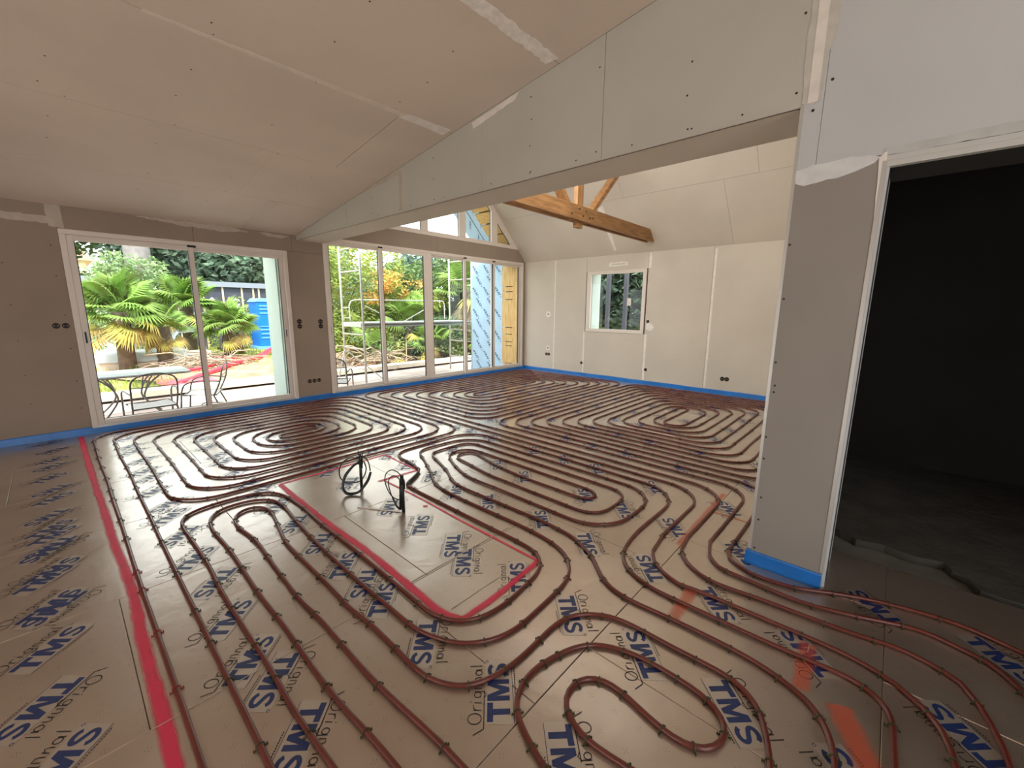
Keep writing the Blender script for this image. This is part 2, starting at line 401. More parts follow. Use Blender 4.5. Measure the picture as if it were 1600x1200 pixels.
for r in range(len(rows)-1):
    k = 0
    y = rows[r]+.13
    while y < rows[r+1]-.05:
        for c in range(-6, 14):
            x = .375+.5455*c+random.uniform(-.02, .02)
            if x < -1.3 or x > XB-.12 or y < -1.2 or y > 6.3 or math.hypot(x, y) < .55: continue
            if x > 2.9 and y < .55: continue
            if any(abs(x-px_) < .3 and abs(y-py_) < .25 for px_, py_ in placed if py_ < 2.6 and y < 2.75): continue
            if len(placed) < 297: logo(x, y+random.uniform(-.01, .01), 45 if (k+c+r) % 2 else -135)
        y += .36; k += 1

# sprayed marking lines (flat print on the floor)
def spray_line(pts, w, m, label, z=.0019, jitter=.05):
    b = MB(); dens = []
    P2 = smooth_path([(p[0], p[1], 0) for p in pts], .04) if len(pts) > 2 else [Vector((*pts[0], 0)).lerp(Vector((*pts[1], 0)), t/24) for t in range(25)]
    n = len(P2)
    for i, p in enumerate(P2):
        d = P2[min(i+1, n-1)]-P2[max(i-1, 0)]; d.normalize(); q = Vector((-d.y, d.x, 0))
        ww = w*(1+jitter*noise.noise(Vector((i*.35, w*50, p.x*3)))*2)
        for k, s_ in enumerate((-1, -.45, 0, .45, 1)):
            b.v.append(tuple(p+q*s_*ww/2*1.35+Vector((0, 0, z))))
            dens.append((0.0, .85, 1.0, .85, 0.0)[k]*(.35 if i in (0, n-1) else 1))
    for i in range(n-1):
        for k in range(4):
            a = i*5+k; b.f.append((a, a+1, a+6, a+5)); b.m.append(0)
    o = b.build('marking_line', m, floor, label=label)
    at = o.data.attributes.new('dens', 'FLOAT', 'POINT'); at.data.foreach_set('value', dens)
    return o
PK, OR = M['pink'], M['orange']
spray_line([(.055, 6.36), (.06, 5.5), (.07, 4.5), (.08, 3.9), (.085, 3.3), (.10, 2.8), (.10, 2.5), (.09, 2.2), (.088, 1.7), (.08, 1.3), (.08, .8)], .042, PK, 'long pink sprayed line by the left window')
spray_line([(1.06, 3.48), (1.5, 3.475), (2.02, 3.485)], .03, PK, 'pink sprayed line', z=.0021)
spray_line([(2.01, 3.48), (1.995, 2.92)], .02, PK, 'thin pink sprayed line', z=.0023)
spray_line([(2.0, 2.93), (1.63, 2.96)], .034, PK, 'pink sprayed line', z=.0025)
spray_line([(1.68, 2.95), (1.69, 2.43), (1.68, 2.0), (1.68, 1.69), (1.68, 1.31)], .018, PK, 'thin pink sprayed line', z=.0027)
spray_line([(1.07, 3.48), (1.06, 3.08), (1.06, 2.56), (1.07, 2.18), (1.07, 1.93), (1.06, 1.6), (1.055, 1.40), (1.09, 1.285)], .042, PK, 'broad pink sprayed line', z=.0029)
spray_line([(1.07, 1.29), (1.3, 1.285), (1.5, 1.30), (1.69, 1.315)], .036, PK, 'broad pink sprayed line', z=.0031)
spray_line([(1.63, 2.335), (1.655, 2.315)], .03, PK, 'small pink dab')
spray_line([(2.38, .80), (3.36, .81)], .035, OR, 'orange sprayed line beside the pillar', z=.0021)
spray_line([(2.98, .80), (2.98, .50)], .024, OR, 'thin orange sprayed line', z=.0023)
spray_line([(1.74, .585), (2.02, .59)], .055, OR, 'short orange sprayed bar')
spray_line([(2.01, .10), (1.72, .09)], .055, OR, 'short orange sprayed bar', z=.0021)
spray_line([(1.74, -.02), (1.5, -.14)], .08, OR, 'orange sprayed bar near the right edge', z=.0021)
# adhesive tape strips over creases
for a, b_, w in (((1.08, 1.685), (1.83, 1.69), .004), ((1.95, .095), (2.40, .10), .004), ((.0, 1.668), (.64, 1.668), .003), ((1.10, 1.378), (1.43, 1.378), .002)):
    MB().bar((a[0], a[1], .002), (b_[0], b_[1], .002), w, .002).build('bright_crease', M['pale_ink'], floor)

# ================================================================== HEATING PIPES
M['pipe'] = mat('brick_red_pipe', lin(108, 48, 37), .33, var=.1, scale=4, coat=.15)
M['clip_green'] = mat('dark_green_clip', lin(66, 70, 44), .45)
M['clip_red'] = mat('pink_splashed_clip', lin(150, 44, 44), .45)
RP = .0094; ZP = RP+.0015
def clip_mesh():
    b = MB(); n = 7; R = RP+.0016; w = .0042
    prof = [(R*math.cos(math.pi*j/n), R*math.sin(math.pi*j/n)+RP) for j in range(n+1)]
    prof = [(R+.0005, 0)]+prof+[(-R-.0005, 0)]
    rings = []
    for (x, z) in prof:
        k = 1.28
        rings.append([(x, -w/2, z), (x, w/2, z), (x*k, w/2, (z-RP)*k+RP if z > RP else z), (x*k, -w/2, (z-RP)*k+RP if z > RP else z)])
    base = 0
    for r in rings: b.v += r
    for i in range(len(rings)-1):
        for j in range(4): b.f.append((i*4+j, i*4+(j+1) % 4, (i+1)*4+(j+1) % 4, (i+1)*4+j)); b.m.append(0)
    b.box(R, R+.011, -.0022, .0022, .0005, .0035); b.box(-R-.011, -R, -.0022, .0022, .0005, .0035)
    b.box(R+.007, R+.0095, -.002, .002, .002, .009); b.box(-R-.0095, -R-.007, -.002, .002, .002, .009)
    me = bpy.data.meshes.new('clip'); me.from_pydata(b.v, [], b.f)
    return me
CLIP = clip_mesh(); CLIP.materials.append(M['clip_green']); CLIP2 = CLIP.copy(); CLIP2.materials.clear(); CLIP2.materials.append(M['clip_red'])
def relax(pts, step=.035, it=3):
    out = [pts[0].copy()]; acc = 0.0
    for a, b in zip(pts[:-1], pts[1:]):
        d = (b-a).length
        if d < 1e-6: continue
        t = step-acc
        while t <= d: out.append(a.lerp(b, t/d)); t += step
        acc = d-(t-step)
    out.append(pts[-1].copy())
    for _ in range(it):
        out = [out[0]]+[out[i]*.5+(out[i-1]+out[i+1])*.25 for i in range(1, len(out)-1)]+[out[-1]]
    return out
def pipe(pts, label, spacing=.27, red=None, group='heating pipes laid on the floor', xclip=1.0, fine=True):
    if fine: pts = relax(pts)
    root = empty('heating_pipe', (pts[len(pts)//2].x, pts[len(pts)//2].y, 0), label, 'pipe', group)
    b = MB().tube([(p.x, p.y, ZP+.0016*noise.noise(Vector((p.x*3, p.y*3, 5)))) for p in pts], RP, 10)
    b.build('tube', M['pipe'], root, smooth=True)
    acc = .12; n = 0; nxt = spacing*.5
    for i in range(1, len(pts)-1):
        a, c = pts[i-1], pts[i]; seg = (c-a).length; turn = (pts[i+1]-c).angle(c-a, 0) if seg > 1e-6 and (pts[i+1]-c).length > 1e-6 else 0
        acc += seg*(1+(.8 if turn > .02 else 0)) 
        if acc >= nxt:
            t = random.random(); p = a.lerp(c, t); d = (c-a).normalized()
            if abs(d.x) > .95 and random.random() > xclip: acc = 0; continue
            if p.y > -1.0 and n < 298 and not (p.x > 3.1 and p.y < .5):
                o = bpy.data.objects.new('clip', CLIP2 if (red and red(p)) else CLIP); COL.objects.link(o); o.parent = root
                o.location = (p.x-root.location.x, p.y-root.location.y, 0); o.rotation_euler = (0, 0, math.atan2(d.y, d.x)+math.pi/2); n += 1
            acc = 0; nxt = spacing*random.uniform(.75, 1.2)
    return root
def dens(pts, r=.30):
    f = fillet(pts, r); out = [f[0]]
    for p in f[1:]:
        d = (p-out[-1]).length; n = max(1, math.ceil(d/.14)); q0 = out[-1].copy()
        for j in range(1, n+1):
            out.append(q0.lerp(p, j/n))
    # slight hand-laid wander
    for p in out[2:-2]:
        v = noise.noise_vector(Vector((p.x*1.3, p.y*1.3, 2.0)))
        p.x += v.x*.007; p.y += v.y*.007
    return out
# --- first spiral (in front of the left window)
XL = lambda k: .135+.1435*(k-1) if k < 10 else (1.40 if k == 10 else 1.52)
YT = lambda k: 6.30-.145*(k-1)
YB = lambda k: 3.56+.1425*(k-3)
XR = lambda k: 3.11-.133*(k-3)
def spiral(first, XL, YT, YB, XR, K, inner, odd_tail, even_tail):
    # inflow by left 1, outflow by left 2; bottom k joins right k joins top k-2
    p = list(odd_tail)+[(XL(1), YT(1))]
    k = 3
    while k <= K:
        p += [(XR(k), YT(k-2)), (XR(k), YB(k)), (XL(k), YB(k)), (XL(k), YT(k))]; k += 2
    last = k-2; other = last-1 if last == K else last+1
    p += [(inner, YT(last)), (inner, YT(other))]
    k = other
    while k >= 4:
        p += [(XL(k), YT(k)), (XL(k), YB(k)), (XR(k), YB(k)), (XR(k), YT(k-2))]; k -= 2
    p += [(XL(2), YT(2))]+list(even_tail)
    return p
s1 = spiral(1, XL, YT, YB, XR, 11, 1.97, [(.14, -1.6)], [(.28, -1.6)])
pipe(dens(s1), 'long heating pipe coiled before the left window and running out beside the long pink line', fine=False, red=lambda p: p.x < .2 and p.y < 2.9, xclip=.35)
# --- second spiral (far corner)
XL2 = lambda k: 3.22+.1435*(k-1)
YT2 = lambda k: 6.30-.142*(k-1)
YB2 = lambda k: 3.70+.1415*(k-3)+max(0, k-6)*.036
XR2 = lambda k: 7.32-.130*(k-3)
def vec(l): return [Vector((a, b, 0)) for a, b in l]
d_tail = [(2.21, .88), (2.1, .82), (2.05, .75), (2.01, .65), (2.02, .57), (2.03, .31), (2.03, -.02), (1.98, -.18), (1.92, -.25), (1.85, -.29), (1.77, -.31), (1.4, -.33), (1.0, -.34)]
e_tail = [(2.33, .76), (2.23, .69), (2.15, .54), (2.17, .29), (2.19, 0), (2.22, -.16), (2.21, -.26), (2.16, -.36), (2.07, -.4), (1.93, -.43), (1.83, -.44), (1.4, -.47), (1.0, -.48)]
def joined(head, mid, tail):
    h = smooth_path([(a, b, 0) for a, b in head], .05) if head else []
    t = smooth_path([(a, b, 0) for a, b in tail], .05) if tail else []
    return h+mid+t
s2 = spiral(1, XL2, YT2, YB2, XR2, 10, 6.24, [(2.45, .91), (3.24, .91)], [(3.375, .785), (2.5, .785)])
pipe(joined(d_tail[::-1], dens(s2), e_tail), 'long heating pipe coiled in the far corner by the wide window', fine=False, xclip=.2, spacing=.3)
# --- third spiral (along the right wall)
XL3 = lambda k: 3.53+.137*(k-1) if k < 12 else 4.98
YT3 = lambda k: 3.55-.14*(k-1)
YB3 = lambda k: .57+.131*(k-3)
XR3 = lambda k: 7.32-.137*(k-3)
f_tail = [(2.39, .62), (2.31, .55), (2.29, .43), (2.28, .17), (2.33, -.01), (2.42, -.24), (2.39, -.4), (2.37, -.45), (2.28, -.52), (2.1, -.57), (1.8, -.6)]
g_tail = [(2.43, .52), (2.365, .40), (2.38, .22), (2.46, .07), (2.54, -.11), (2.59, -.36), (2.56, -.52), (2.5, -.62), (2.3, -.69), (2.0, -.73)]
s3 = spiral(1, XL3, YT3, YB3, XR3, 12, 6.0, [(2.54, .665), (3.53, .665)], [(3.67, .555), (2.52, .555)])
pipe(joined(f_tail[::-1], dens(s3, .26), g_tail), 'long heating pipe coiled along the right wall and passing behind the pillar', fine=False, xclip=.3, spacing=.3)
# --- fourth coil in the middle
c_head = [(1.69, -.17), (1.79, -.17), (1.85, -.15), (1.9, -.08), (1.89, .11), (1.88, .29), (1.88, .64), (1.88, .73), (1.92, .86), (1.99, .95), (2.1, 1.01), (2.29, 1.04)]
c_head = [(1.2, -.19), (1.45, -.18)]+c_head
mid = [(2.4, 1.045), (3.105, 1.045), (3.105, 3.46), (2.04, 3.44), (2.06, 3.05), (1.995, 2.88)]
pc = joined(c_head, dens(mid), [])
pc = pc[:-1]+smooth_path([(2.02, 2.97, 0), (2.0, 2.90, 0), (1.95, 2.85, 0), (1.80, 2.755, 0)], .03)
pipe(pc, 'heating pipe looping round the middle coil to the pink corner', xclip=.4)
loop_b = [(.54, 1.04), (.53, 1.17), (.52, 1.34), (.52, 1.55), (.525, 1.83), (.52, 2.19), (.53, 2.68), (.52, 3.04), (.55, 3.21), (.63, 3.3), (.78, 3.31), (.87, 3.27), (.935, 3.17), (.945, 3.0), (.93, 2.85), (.91, 2.51), (.9, 2.16), (.9, 1.83), (.905, 1.58), (.91, 1.38), (.94, 1.28), (.98, 1.19), (1.04, 1.13), (1.11, 1.09), (1.22, 1.065), (1.36, 1.07), (1.54, 1.08), (1.66, 1.1), (1.76, 1.16), (1.84, 1.26), (1.88, 1.41), (1.895, 1.65), (1.885, 2.12), (1.89, 2.4), (1.93, 2.6), (2.03, 2.77), (2.10, 2.92), (2.17, 3.06), (2.22, 3.18)]
pb = smooth_path([(.55, .6, 0)]+[(a, b, 0) for a, b in loop_b], .05)
pb += dens([(2.225, 3.19), (2.25, 3.34), (2.965, 3.30), (2.97, 1.17), (2.19, 1.17), (2.19, 2.4)], .28)[1:]
pb += smooth_path([(2.19, 2.42, 0), (2.21, 2.55, 0), (2.29, 2.78, 0), (2.35, 2.90, 0)], .05)[1:]
pb += dens([(2.36, 2.92), (2.40, 3.06), (2.685, 3.04), (2.69, 2.7), (2.675, 1.50), (2.505, 1.50), (2.5, 2.2), (2.54, 2.5)], .14)[1:]
pb += dens([(2.545, 2.52), (2.66, 2.96), (2.42, 2.97), (2.40, 2.72), (2.335, 2.4), (2.335, 1.33), (2.825, 1.33), (2.83, 3.18), (2.31, 3.19), (2.26, 3.0), (2.16, 2.72)], .15)[1:]
tail = [(2.14, 2.68), (2.045, 2.5), (2.02, 2.31), (2.03, 1.91), (2.035, 1.62), (2.02, 1.34), (1.98, 1.24), (1.92, 1.12), (1.84, 1.03), (1.79, .98), (1.74, .89), (1.725, .78), (1.74, .57), (1.74, .28), (1.71, .14), (1.67, .05), (1.58, -.01), (1.52, -.03), (1.3, -.05), (1.0, -.06)]
pb += smooth_path([(a, b, 0) for a, b in tail], .05)
pipe(pb, 'heating pipe of the middle coil, second around the pink rectangle', xclip=.7)
loop_4 = [(.42, .7), (.41, 1.11), (.4, 1.36), (.405, 1.67), (.4, 2.01), (.4, 2.33), (.41, 2.61), (.405, 2.94), (.4, 3.15), (.405, 3.28), (.46, 3.385), (.63, 3.43), (.83, 3.42), (.95, 3.36), (1.015, 3.2), (1.03, 2.89), (1.02, 2.57), (1.025, 2.22), (1.02, 1.86), (1.015, 1.56), (1.01, 1.43), (1.06, 1.29), (1.16, 1.225), (1.3, 1.21), (1.45, 1.225), (1.6, 1.25), (1.7, 1.32), (1.74, 1.45), (1.74, 1.85), (1.74, 2.17), (1.74, 2.48), (1.745, 2.70)]
pipe(smooth_path([(a, b, 0) for a, b in loop_4], .05), 'heating pipe hugging three sides of the pink rectangle')
loop_c = [(.68, .6), (.68, .88), (.66, 1.14), (.65, 1.3), (.65, 1.52), (.65, 1.78), (.64, 1.94), (.65, 2.32), (.665, 2.7), (.64, 2.93), (.65, 3.07), (.70, 3.165), (.80, 3.18), (.855, 3.1), (.85, 2.96), (.82, 2.78), (.78, 2.52), (.78, 2.28), (.78, 1.88), (.775, 1.73), (.79, 1.57), (.79, 1.3), (.79, 1.17), (.83, 1.06), (.88, 1.0), (.97, .965), (1.07, .95), (1.19, .95), (1.34, .955), (1.43, .94), (1.51, .88), (1.56, .81), (1.58, .7), (1.58, .52), (1.59, .31), (1.57, .235), (1.5, .17), (1.42, .14), (1.33, .11), (1.0, .07)]
pipe(smooth_path([(a, b, 0) for a, b in loop_c], .05), 'heating pipe bent in a narrow hairpin at lower left, third around the rectangle')
r5 = [(.82, .45), (.85, .63), (.89, .74), (.93, .82), (.98, .855), (1.05, .875), (1.14, .87), (1.2, .855), (1.32, .81), (1.38, .76), (1.41, .7), (1.44, .61), (1.445, .51), (1.44, .36), (1.41, .28), (1.36, .24), (1.3, .24), (1.24, .27), (1.21, .33), (1.21, .39), (1.23, .5), (1.25, .57), (1.25, .65), (1.215, .71), (1.14, .73), (1.08, .72), (1.04, .67), (1.01, .61), (1.01, .54), (1.03, .40)]
pipe(smooth_path([(a, b, 0) for a, b in r5], .04), 'small open heating pipe loop nearest the camera', spacing=.2)

# ================================================================== blue perimeter strip
def strip(name, a, b, h=.075, t=.011, nrm=(0, -1)):
    a, b = Vector(a), Vector(b); n = max(2, int((b-a).length/.12)); bm = MB(); nv = Vector((nrm[0], nrm[1]))
    for i in range(n+1):
        p = a.lerp(b, i/n); w1 = .004*noise.noise(Vector((p.x*4, p.y*4, 1))); w2 = .006*noise.noise(Vector((p.x*2.5, p.y*2.5, 9)))
        o = p+nv*t
        bm.v += [(p.x, p.y, .0), (o.x+nv.x*.004, o.y+nv.y*.004, .0), (o.x+nv.x*w1*.6, o.y+nv.y*w1*.6, h*.9+w2), (o.x-nv.x*t*.4, o.y-nv.y*t*.4, h+w2), (p.x, p.y, h+w2)]
    for i in range(n):
        for j in range(5):
            x = i*5+j; y = i*5+(j+1) % 5; bm.f.append((x, y, y+5, x+5)); bm.m.append(0)
    bm.f += [(0, 1, 2, 3, 4), tuple(n*5+k for k in (4, 3, 2, 1, 0))]; bm.m += [0, 0]
    o = bm.build(name, M['foam'], None, smooth=False); return tag(o, kind='structure')
tag(strip('baseboard_back', (-4.2, YA), (XB, YA)), 'blue foam edge strip below the windows')
tag(strip('baseboard_right', (XB, YA-.01), (XB, .5), nrm=(-1, 0)), 'blue foam edge strip along the right wall')
tag(strip('baseboard_pillar', (XC, .452), (XC, .112), h=.08, nrm=(-1, 0)), 'blue foam edge strip on the pillar front')
tag(strip('baseboard_pillar', (XC-.012, .448), (XC2, .448), h=.08, nrm=(0, 1)), 'blue foam edge strip round the pillar side')

# ================================================================== WALLS
def board(root, axis, pos, t, poly, m):
    MB().prism(poly, t, axis, pos).build('plasterboard', m, root)
def rect(a0, a1, b0, b1, g=.0016): return [(a0+g, b0+g), (a1-g, b0+g), (a1-g, b1-g), (a0+g, b1-g)]
# window wall (back), plane y = YA, thickness outward
wa = tag(bpy.data.objects.new('wall_back', None), kind='structure', label='plasterboard wall holding the windows'); COL.objects.link(wa)
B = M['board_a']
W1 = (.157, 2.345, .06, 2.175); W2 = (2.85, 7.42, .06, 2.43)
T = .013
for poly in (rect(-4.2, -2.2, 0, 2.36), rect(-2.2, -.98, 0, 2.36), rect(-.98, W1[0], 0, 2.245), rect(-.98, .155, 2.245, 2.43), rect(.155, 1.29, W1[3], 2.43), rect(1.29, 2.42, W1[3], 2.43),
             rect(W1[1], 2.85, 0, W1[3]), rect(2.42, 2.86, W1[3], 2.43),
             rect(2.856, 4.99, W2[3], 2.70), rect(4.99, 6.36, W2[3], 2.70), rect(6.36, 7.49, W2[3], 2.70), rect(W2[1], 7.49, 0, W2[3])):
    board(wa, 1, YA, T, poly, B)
# outer carcass of that wall with its openings (timber frame, 50 cm)
core = MB()
core.box(-4.4, W1[0]-.0, YA+T+.001, YE, -.5, 2.9).box(W1[1], W2[0], YA+T+.001, YE, -.5, 2.9)
core.box(W1[0], W1[1], YA+T+.001, YE, W1[3]+.0, 2.9).box(W1[0], W1[1], YA+T+.001, YE, -.5, .05)
core.box(W2[0], 7.42, YA+T+.001, YE, W2[3], 2.70).box(W2[0], W2[1], YA+T+.001, YE, -.5, .05).box(7.42, 7.95, YA+T+.001, YE, -.5, 2.44)
core.build('wall_core', M['darkwall'], wa)
# reveals
MB().box(W1[1]-.035, W1[1]-.002, 6.56, 6.74, .06, W1[3]-.03).build('reveal_panel', M['green'], wa)
MB().box(W1[1]-.050, W1[1]-.002, 6.76, YE+.12, .0, W1[3]).build('reveal_panel', M['green'], wa)
zz = [.06, .10, .52, .62, .80, .96, 1.62, 1.80, 1.92, 2.40]
for a, b_ in zip(zz[:-1], zz[1:]):
    MB().box(7.385, 7.418, 6.72, 7.06, a+.008, b_-.008).build('reveal_board', M['pine'], wa, bevel=.003)
MB().box(7.37, 7.418, 6.56, 6.71, .06, 2.42).build('reveal_post', M['pine'], wa, bevel=.004)
# plaster marks on the window wall
NB = [0]
def blob(name, root, axis, pos, pts, m=None, t=.0012, rag=.012, seed=0, sgn=-1):
    # ragged thin skim of joint compound; pts = outline in the wall plane
    NB[0] += 1; t = t+.00012*(NB[0] % 9)
    out = []
    n = len(pts)
    for i in range(n):
        a, b_ = Vector(pts[i]), Vector(pts[(i+1) % n]); k = max(1, int((b_-a).length/.03))
        for j in range(k):
            p = a.lerp(b_, j/k); v = noise.noise_vector(Vector((p.x*22, p.y*22, seed+3.1)))
            out.append((p.x+v.x*rag, p.y+v.y*rag))
    MB().prism(out, t*sgn, axis, pos).build('joint_compound', m or M['plaster'], root)
M['plaster_dim'] = mat('thin_joint_compound', lin(196, 184, 170), .8, var=.08, scale=12)
blob('a', wa, 1, YA, [(-.6, 2.29), (-.2, 2.285), (.1, 2.28), (.15, 2.21), (-.1, 2.215), (-.6, 2.23)], M['plaster_dim'])
blob('a', wa, 1, YA-.0004, [(.09, 2.40), (.2, 2.40), (.21, 2.18), (.1, 2.19)], M['plaster_dim'], rag=.006)
blob('a', wa, 1, YA, [(.75, 2.40), (1.1, 2.40), (1.7, 2.40), (1.9, 2.37), (1.6, 2.335), (1.2, 2.35), (.9, 2.375)], M['plaster_dim'])
blob('a', wa, 1, YA, [(2.0, 2.39), (2.40, 2.38), (2.3, 2.335), (2.1, 2.35)], M['plaster_dim'])

# right wall, plane x = XB
wb_ = tag(bpy.data.objects.new('wall_right', None), kind='structure', label='pale plasterboard wall with the small window'); COL.objects.link(wb_)
WB = (3.476, 4.75, .953, 2.152)
for poly in (rect(5.57, 6.43, 0, 2.47), rect(4.77, 5.57, 0, 2.47), rect(WB[1], 4.77, 0, 2.47) if 0 else rect(3.455, 4.77, 0, WB[2]), rect(3.455, 4.77, WB[3], 2.47),
             rect(2.33, 3.455, 0, 2.47), rect(1.2, 2.33, 0, 2.47), rect(.3, 1.2, 0, 2.47)):
    board(wb_, 0, XB, T, poly, M['board_b'])
MB().box(XB+T+.001, XB+.3, .2, WB[0], -.4, 2.47).box(XB+T+.001, XB+.3, WB[1], 6.9, -.4, 2.47).box(XB+T+.001, XB+.3, WB[0], WB[1], -.4, WB[2]).box(XB+T+.001, XB+.3, WB[0], WB[1], WB[3], 2.47).build('wall_core', M['darkwall'], wb_)
for y0, y1, z0, z1 in ((5.545, 5.575, .08, 2.44), (4.765, 4.80, .08, .95), (3.405, 3.452, .08, .95), (3.395, 3.45, 2.16, 2.43), (2.285, 2.318, .08, 2.40)):
    blob('a', wb_, 0, XB, [(y0, z0), (y1, z0), (y1, z1), (y0, z1)], rag=.004)
blob('a', wb_, 0, XB, [(3.85, 2.235), (4.28, 2.225), (4.26, 2.30), (4.1, 2.31), (3.88, 2.30)], rag=.01)
for k in range(9): MB().box(XB-.0022, XB-.0012, 3.93+k*.031, 3.95+k*.031, 2.262, 2.268+.004*(k % 2)).build('handwriting', M['screw'], wb_)
cir = lambda y, z, r, n=16: [(y+r*math.cos(2*math.pi*k/n), z+r*math.sin(2*math.pi*k/n)) for k in range(n)]
blob('a', wb_, 0, XB, cir(5.73, 1.29, .065), rag=.004); blob('a', wb_, 0, XB, cir(5.725, .535, .055), rag=.004); blob('a', wb_, 0, XB, cir(3.36, 1.09, .075), rag=.012)
for y, z in ((5.73, 1.292), (5.725, .54)): MB().box(XB-.004, XB-.001, y-.02, y+.02, z-.012, z+.012).build('cable_slot', M['screw'], wb_)

# sockets and holes
def socket(name, axis, pos, a, b_, n, horiz, label, r=.034, sgn=-1, group=None):
    def P(u, v, w): return (u, pos+sgn*w, v) if axis == 1 else (pos+sgn*w, u, v)
    root = empty(name, P(a, b_, 0), label, 'socket' if n > 1 else 'wall box', group or 'open wall boxes waiting for sockets')
    off = [(i-(n-1)/2)*.07 for i in range(n)]
    body = MB(); lip = MB(); scr = MB()
    pts = []
    for o in off: pts += [(a+(o if horiz else 0), b_+(0 if horiz else o))]
    for (u, v) in pts:
        k = 18
        ring = [(u+r*math.cos(2*math.pi*j/k), v+r*math.sin(2*math.pi*j/k)) for j in range(k)]
        body.prism(ring, .003*sgn, axis, pos)
        r2 = [(u+.78*r*math.cos(2*math.pi*j/k), v+.78*r*math.sin(2*math.pi*j/k)) for j in range(k)]
        vs = [P(x, y, .004) for x, y in ring]+[P(x, y, .0045) for x, y in r2]
        lip.add(vs, [(j, (j+1) % k, k+(j+1) % k, k+j) for j in range(k)])
        for sg in (-1, 1):
            q = [(u+sg*.016+.006*math.cos(2*math.pi*j/6), v+.006*math.sin(2*math.pi*j/6)) for j in range(6)]
            scr.prism(q, .0075*sgn, axis, pos)
    body.build('box_cavity', M['black'], root); lip.build('rim', M['dark'], root)
    if n > 1 or r > .03: scr.build('wire_ends', mat('wire_tan_'+name, lin(180, 140, 100), .5), root)
    return root
socket('double_socket_box', 1, YA, .06, 1.19, 2, True, 'double black socket box left of the left window', r=.028)
socket('double_socket_box', 1, YA, 2.44, 1.16, 2, False, 'upright double socket box nearer the left window')
socket('double_socket_box', 1, YA, 2.745, 1.155, 2, False, 'upright double socket box nearer the wide window')
socket('triple_socket_box', 1, YA, 2.59, .30, 3, True, 'low triple socket box between the two windows', r=.03)
socket('double_socket_box', 0, XB, 5.725, .40, 2, True, 'double black socket box in the far corner of the right wall')
socket('double_socket_box', 0, XB, 1.99, .27, 2, True, 'double black socket box low on the right wall nearest the pillar', r=.036)
socket('round_wall_box', 0, XB, 4.82, .285, 1, True, 'small round black box low on right wall, left of the small window', r=.03)
socket('round_wall_box', 0, XB, 3.385, .285, 1, True, 'small round black box low on right wall, right of the small window', r=.03)
r_ = empty('square_wall_box', (XB, 3.40, 1.19), 'small square black hole beside the lower right corner of the small window', 'wall box')
MB().box(XB-.004, XB+.0, 3.375, 3.425, 1.165, 1.215).build('box_cavity', M['black'], r_)

# middle wall: pillar, head over the dark doorway, plane x = XC
wm = tag(bpy.data.objects.new('wall_middle', None), kind='structure', label='grey plasterboard pillar and wall round the dark doorway'); COL.objects.link(wm)
G = M['board_grey']
DY, DZ = .112, 2.055; BBX = G
board(wm, 0, XC, T, rect(DY, .444, 0, 2.06), mat('board_pillar_warm_shaded', lin(154, 147, 139), .7, var=.05, scale=1.2))  # slightly darker board; the weaker light low down is put into its colour too
board(wm, 0, XC, T, [(.362, 2.0616), (.362, CE(.362)), (-.9, CE(-.9)), (-.9, 2.0616)], G)
board(wm, 0, XC, T, [(.444, 2.345), (.444, CE(.444)), (.3636, CE(.3636)), (.3636, 2.0616), (.444, 2.0616)][::1], BBX)
board(wm, 0, XC, T, [(-.9016, DZ), (-.9016, CE(-.9)), (-2.0, CE(-2)), (-2.0, DZ)], G)
board(wm, 0, XC, T, rect(-3.9, -1.9, 0, CE(-2)-.05), G)
MB().box(XC+T+.001, XC2-.014, DY+.0, .430, 0, 2.36).box(XC+T+.001, XC2-.014, -1.9, .30, DZ, 3.2).build('wall_core', M['darkwall'], wm)
board(wm, 1, .444-T, T, rect(XC+.0, XC2, 0, 2.345), G)      # side toward the room
board(wm, 0, XC2-T, T, rect(.112, .444, 0, 2.345), G)
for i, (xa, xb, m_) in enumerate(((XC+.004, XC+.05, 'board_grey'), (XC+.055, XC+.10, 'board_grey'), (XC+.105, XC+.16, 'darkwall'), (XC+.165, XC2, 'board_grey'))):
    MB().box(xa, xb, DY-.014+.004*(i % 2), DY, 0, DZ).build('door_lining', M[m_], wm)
MB().box(XC-.003, XC+.001, DY-.004, DY+.012, .09, DZ-.02).build('corner_bead', M['bead'], wm)
MB().box(XC-.004, XC+.004, .436, .450, .09, 2.345).build('corner_bead', M['bead'], wm)
MB().box(XC-.002, XC+.03, -1.9, DY, DZ-.045, DZ).box(XC-.004, XC+.002, -1.9, DY, DZ-.022, DZ-.016).build('door_head_trim', mat('painted_trim', lin(204, 204, 199), .6), wm)
MB().box(XC+.03, XC2, -1.9, DY, DZ-.03, DZ).build('door_head_lining', M['darkwall'], wm)
blob('a', wm, 0, XC, [(.435, 2.06), (.30, 2.075), (.17, 2.07), (.135, 2.055), (.15, 2.03), (.25, 2.00), (.40, 1.985), (.438, 2.0)], mat('fresh_compound', lin(224, 226, 226), .7, var=.06, scale=14), rag=.008, t=.003)
blob('a', wm, 0, XC, [(.12, 2.085), (-.05, 2.09), (-.4, 2.10), (-1.2, 2.11), (-1.2, 2.056), (.12, 2.056)], mat('trim_compound', lin(196, 198, 196), .7, var=.06, scale=14), rag=.005, t=.002)
blob('a', wm, 0, XC, [(.12, 2.07), (.138, 2.05), (.132, 1.95), (.125, 1.80), (.115, 1.80), (.112, 2.07)], rag=.004, t=.002)
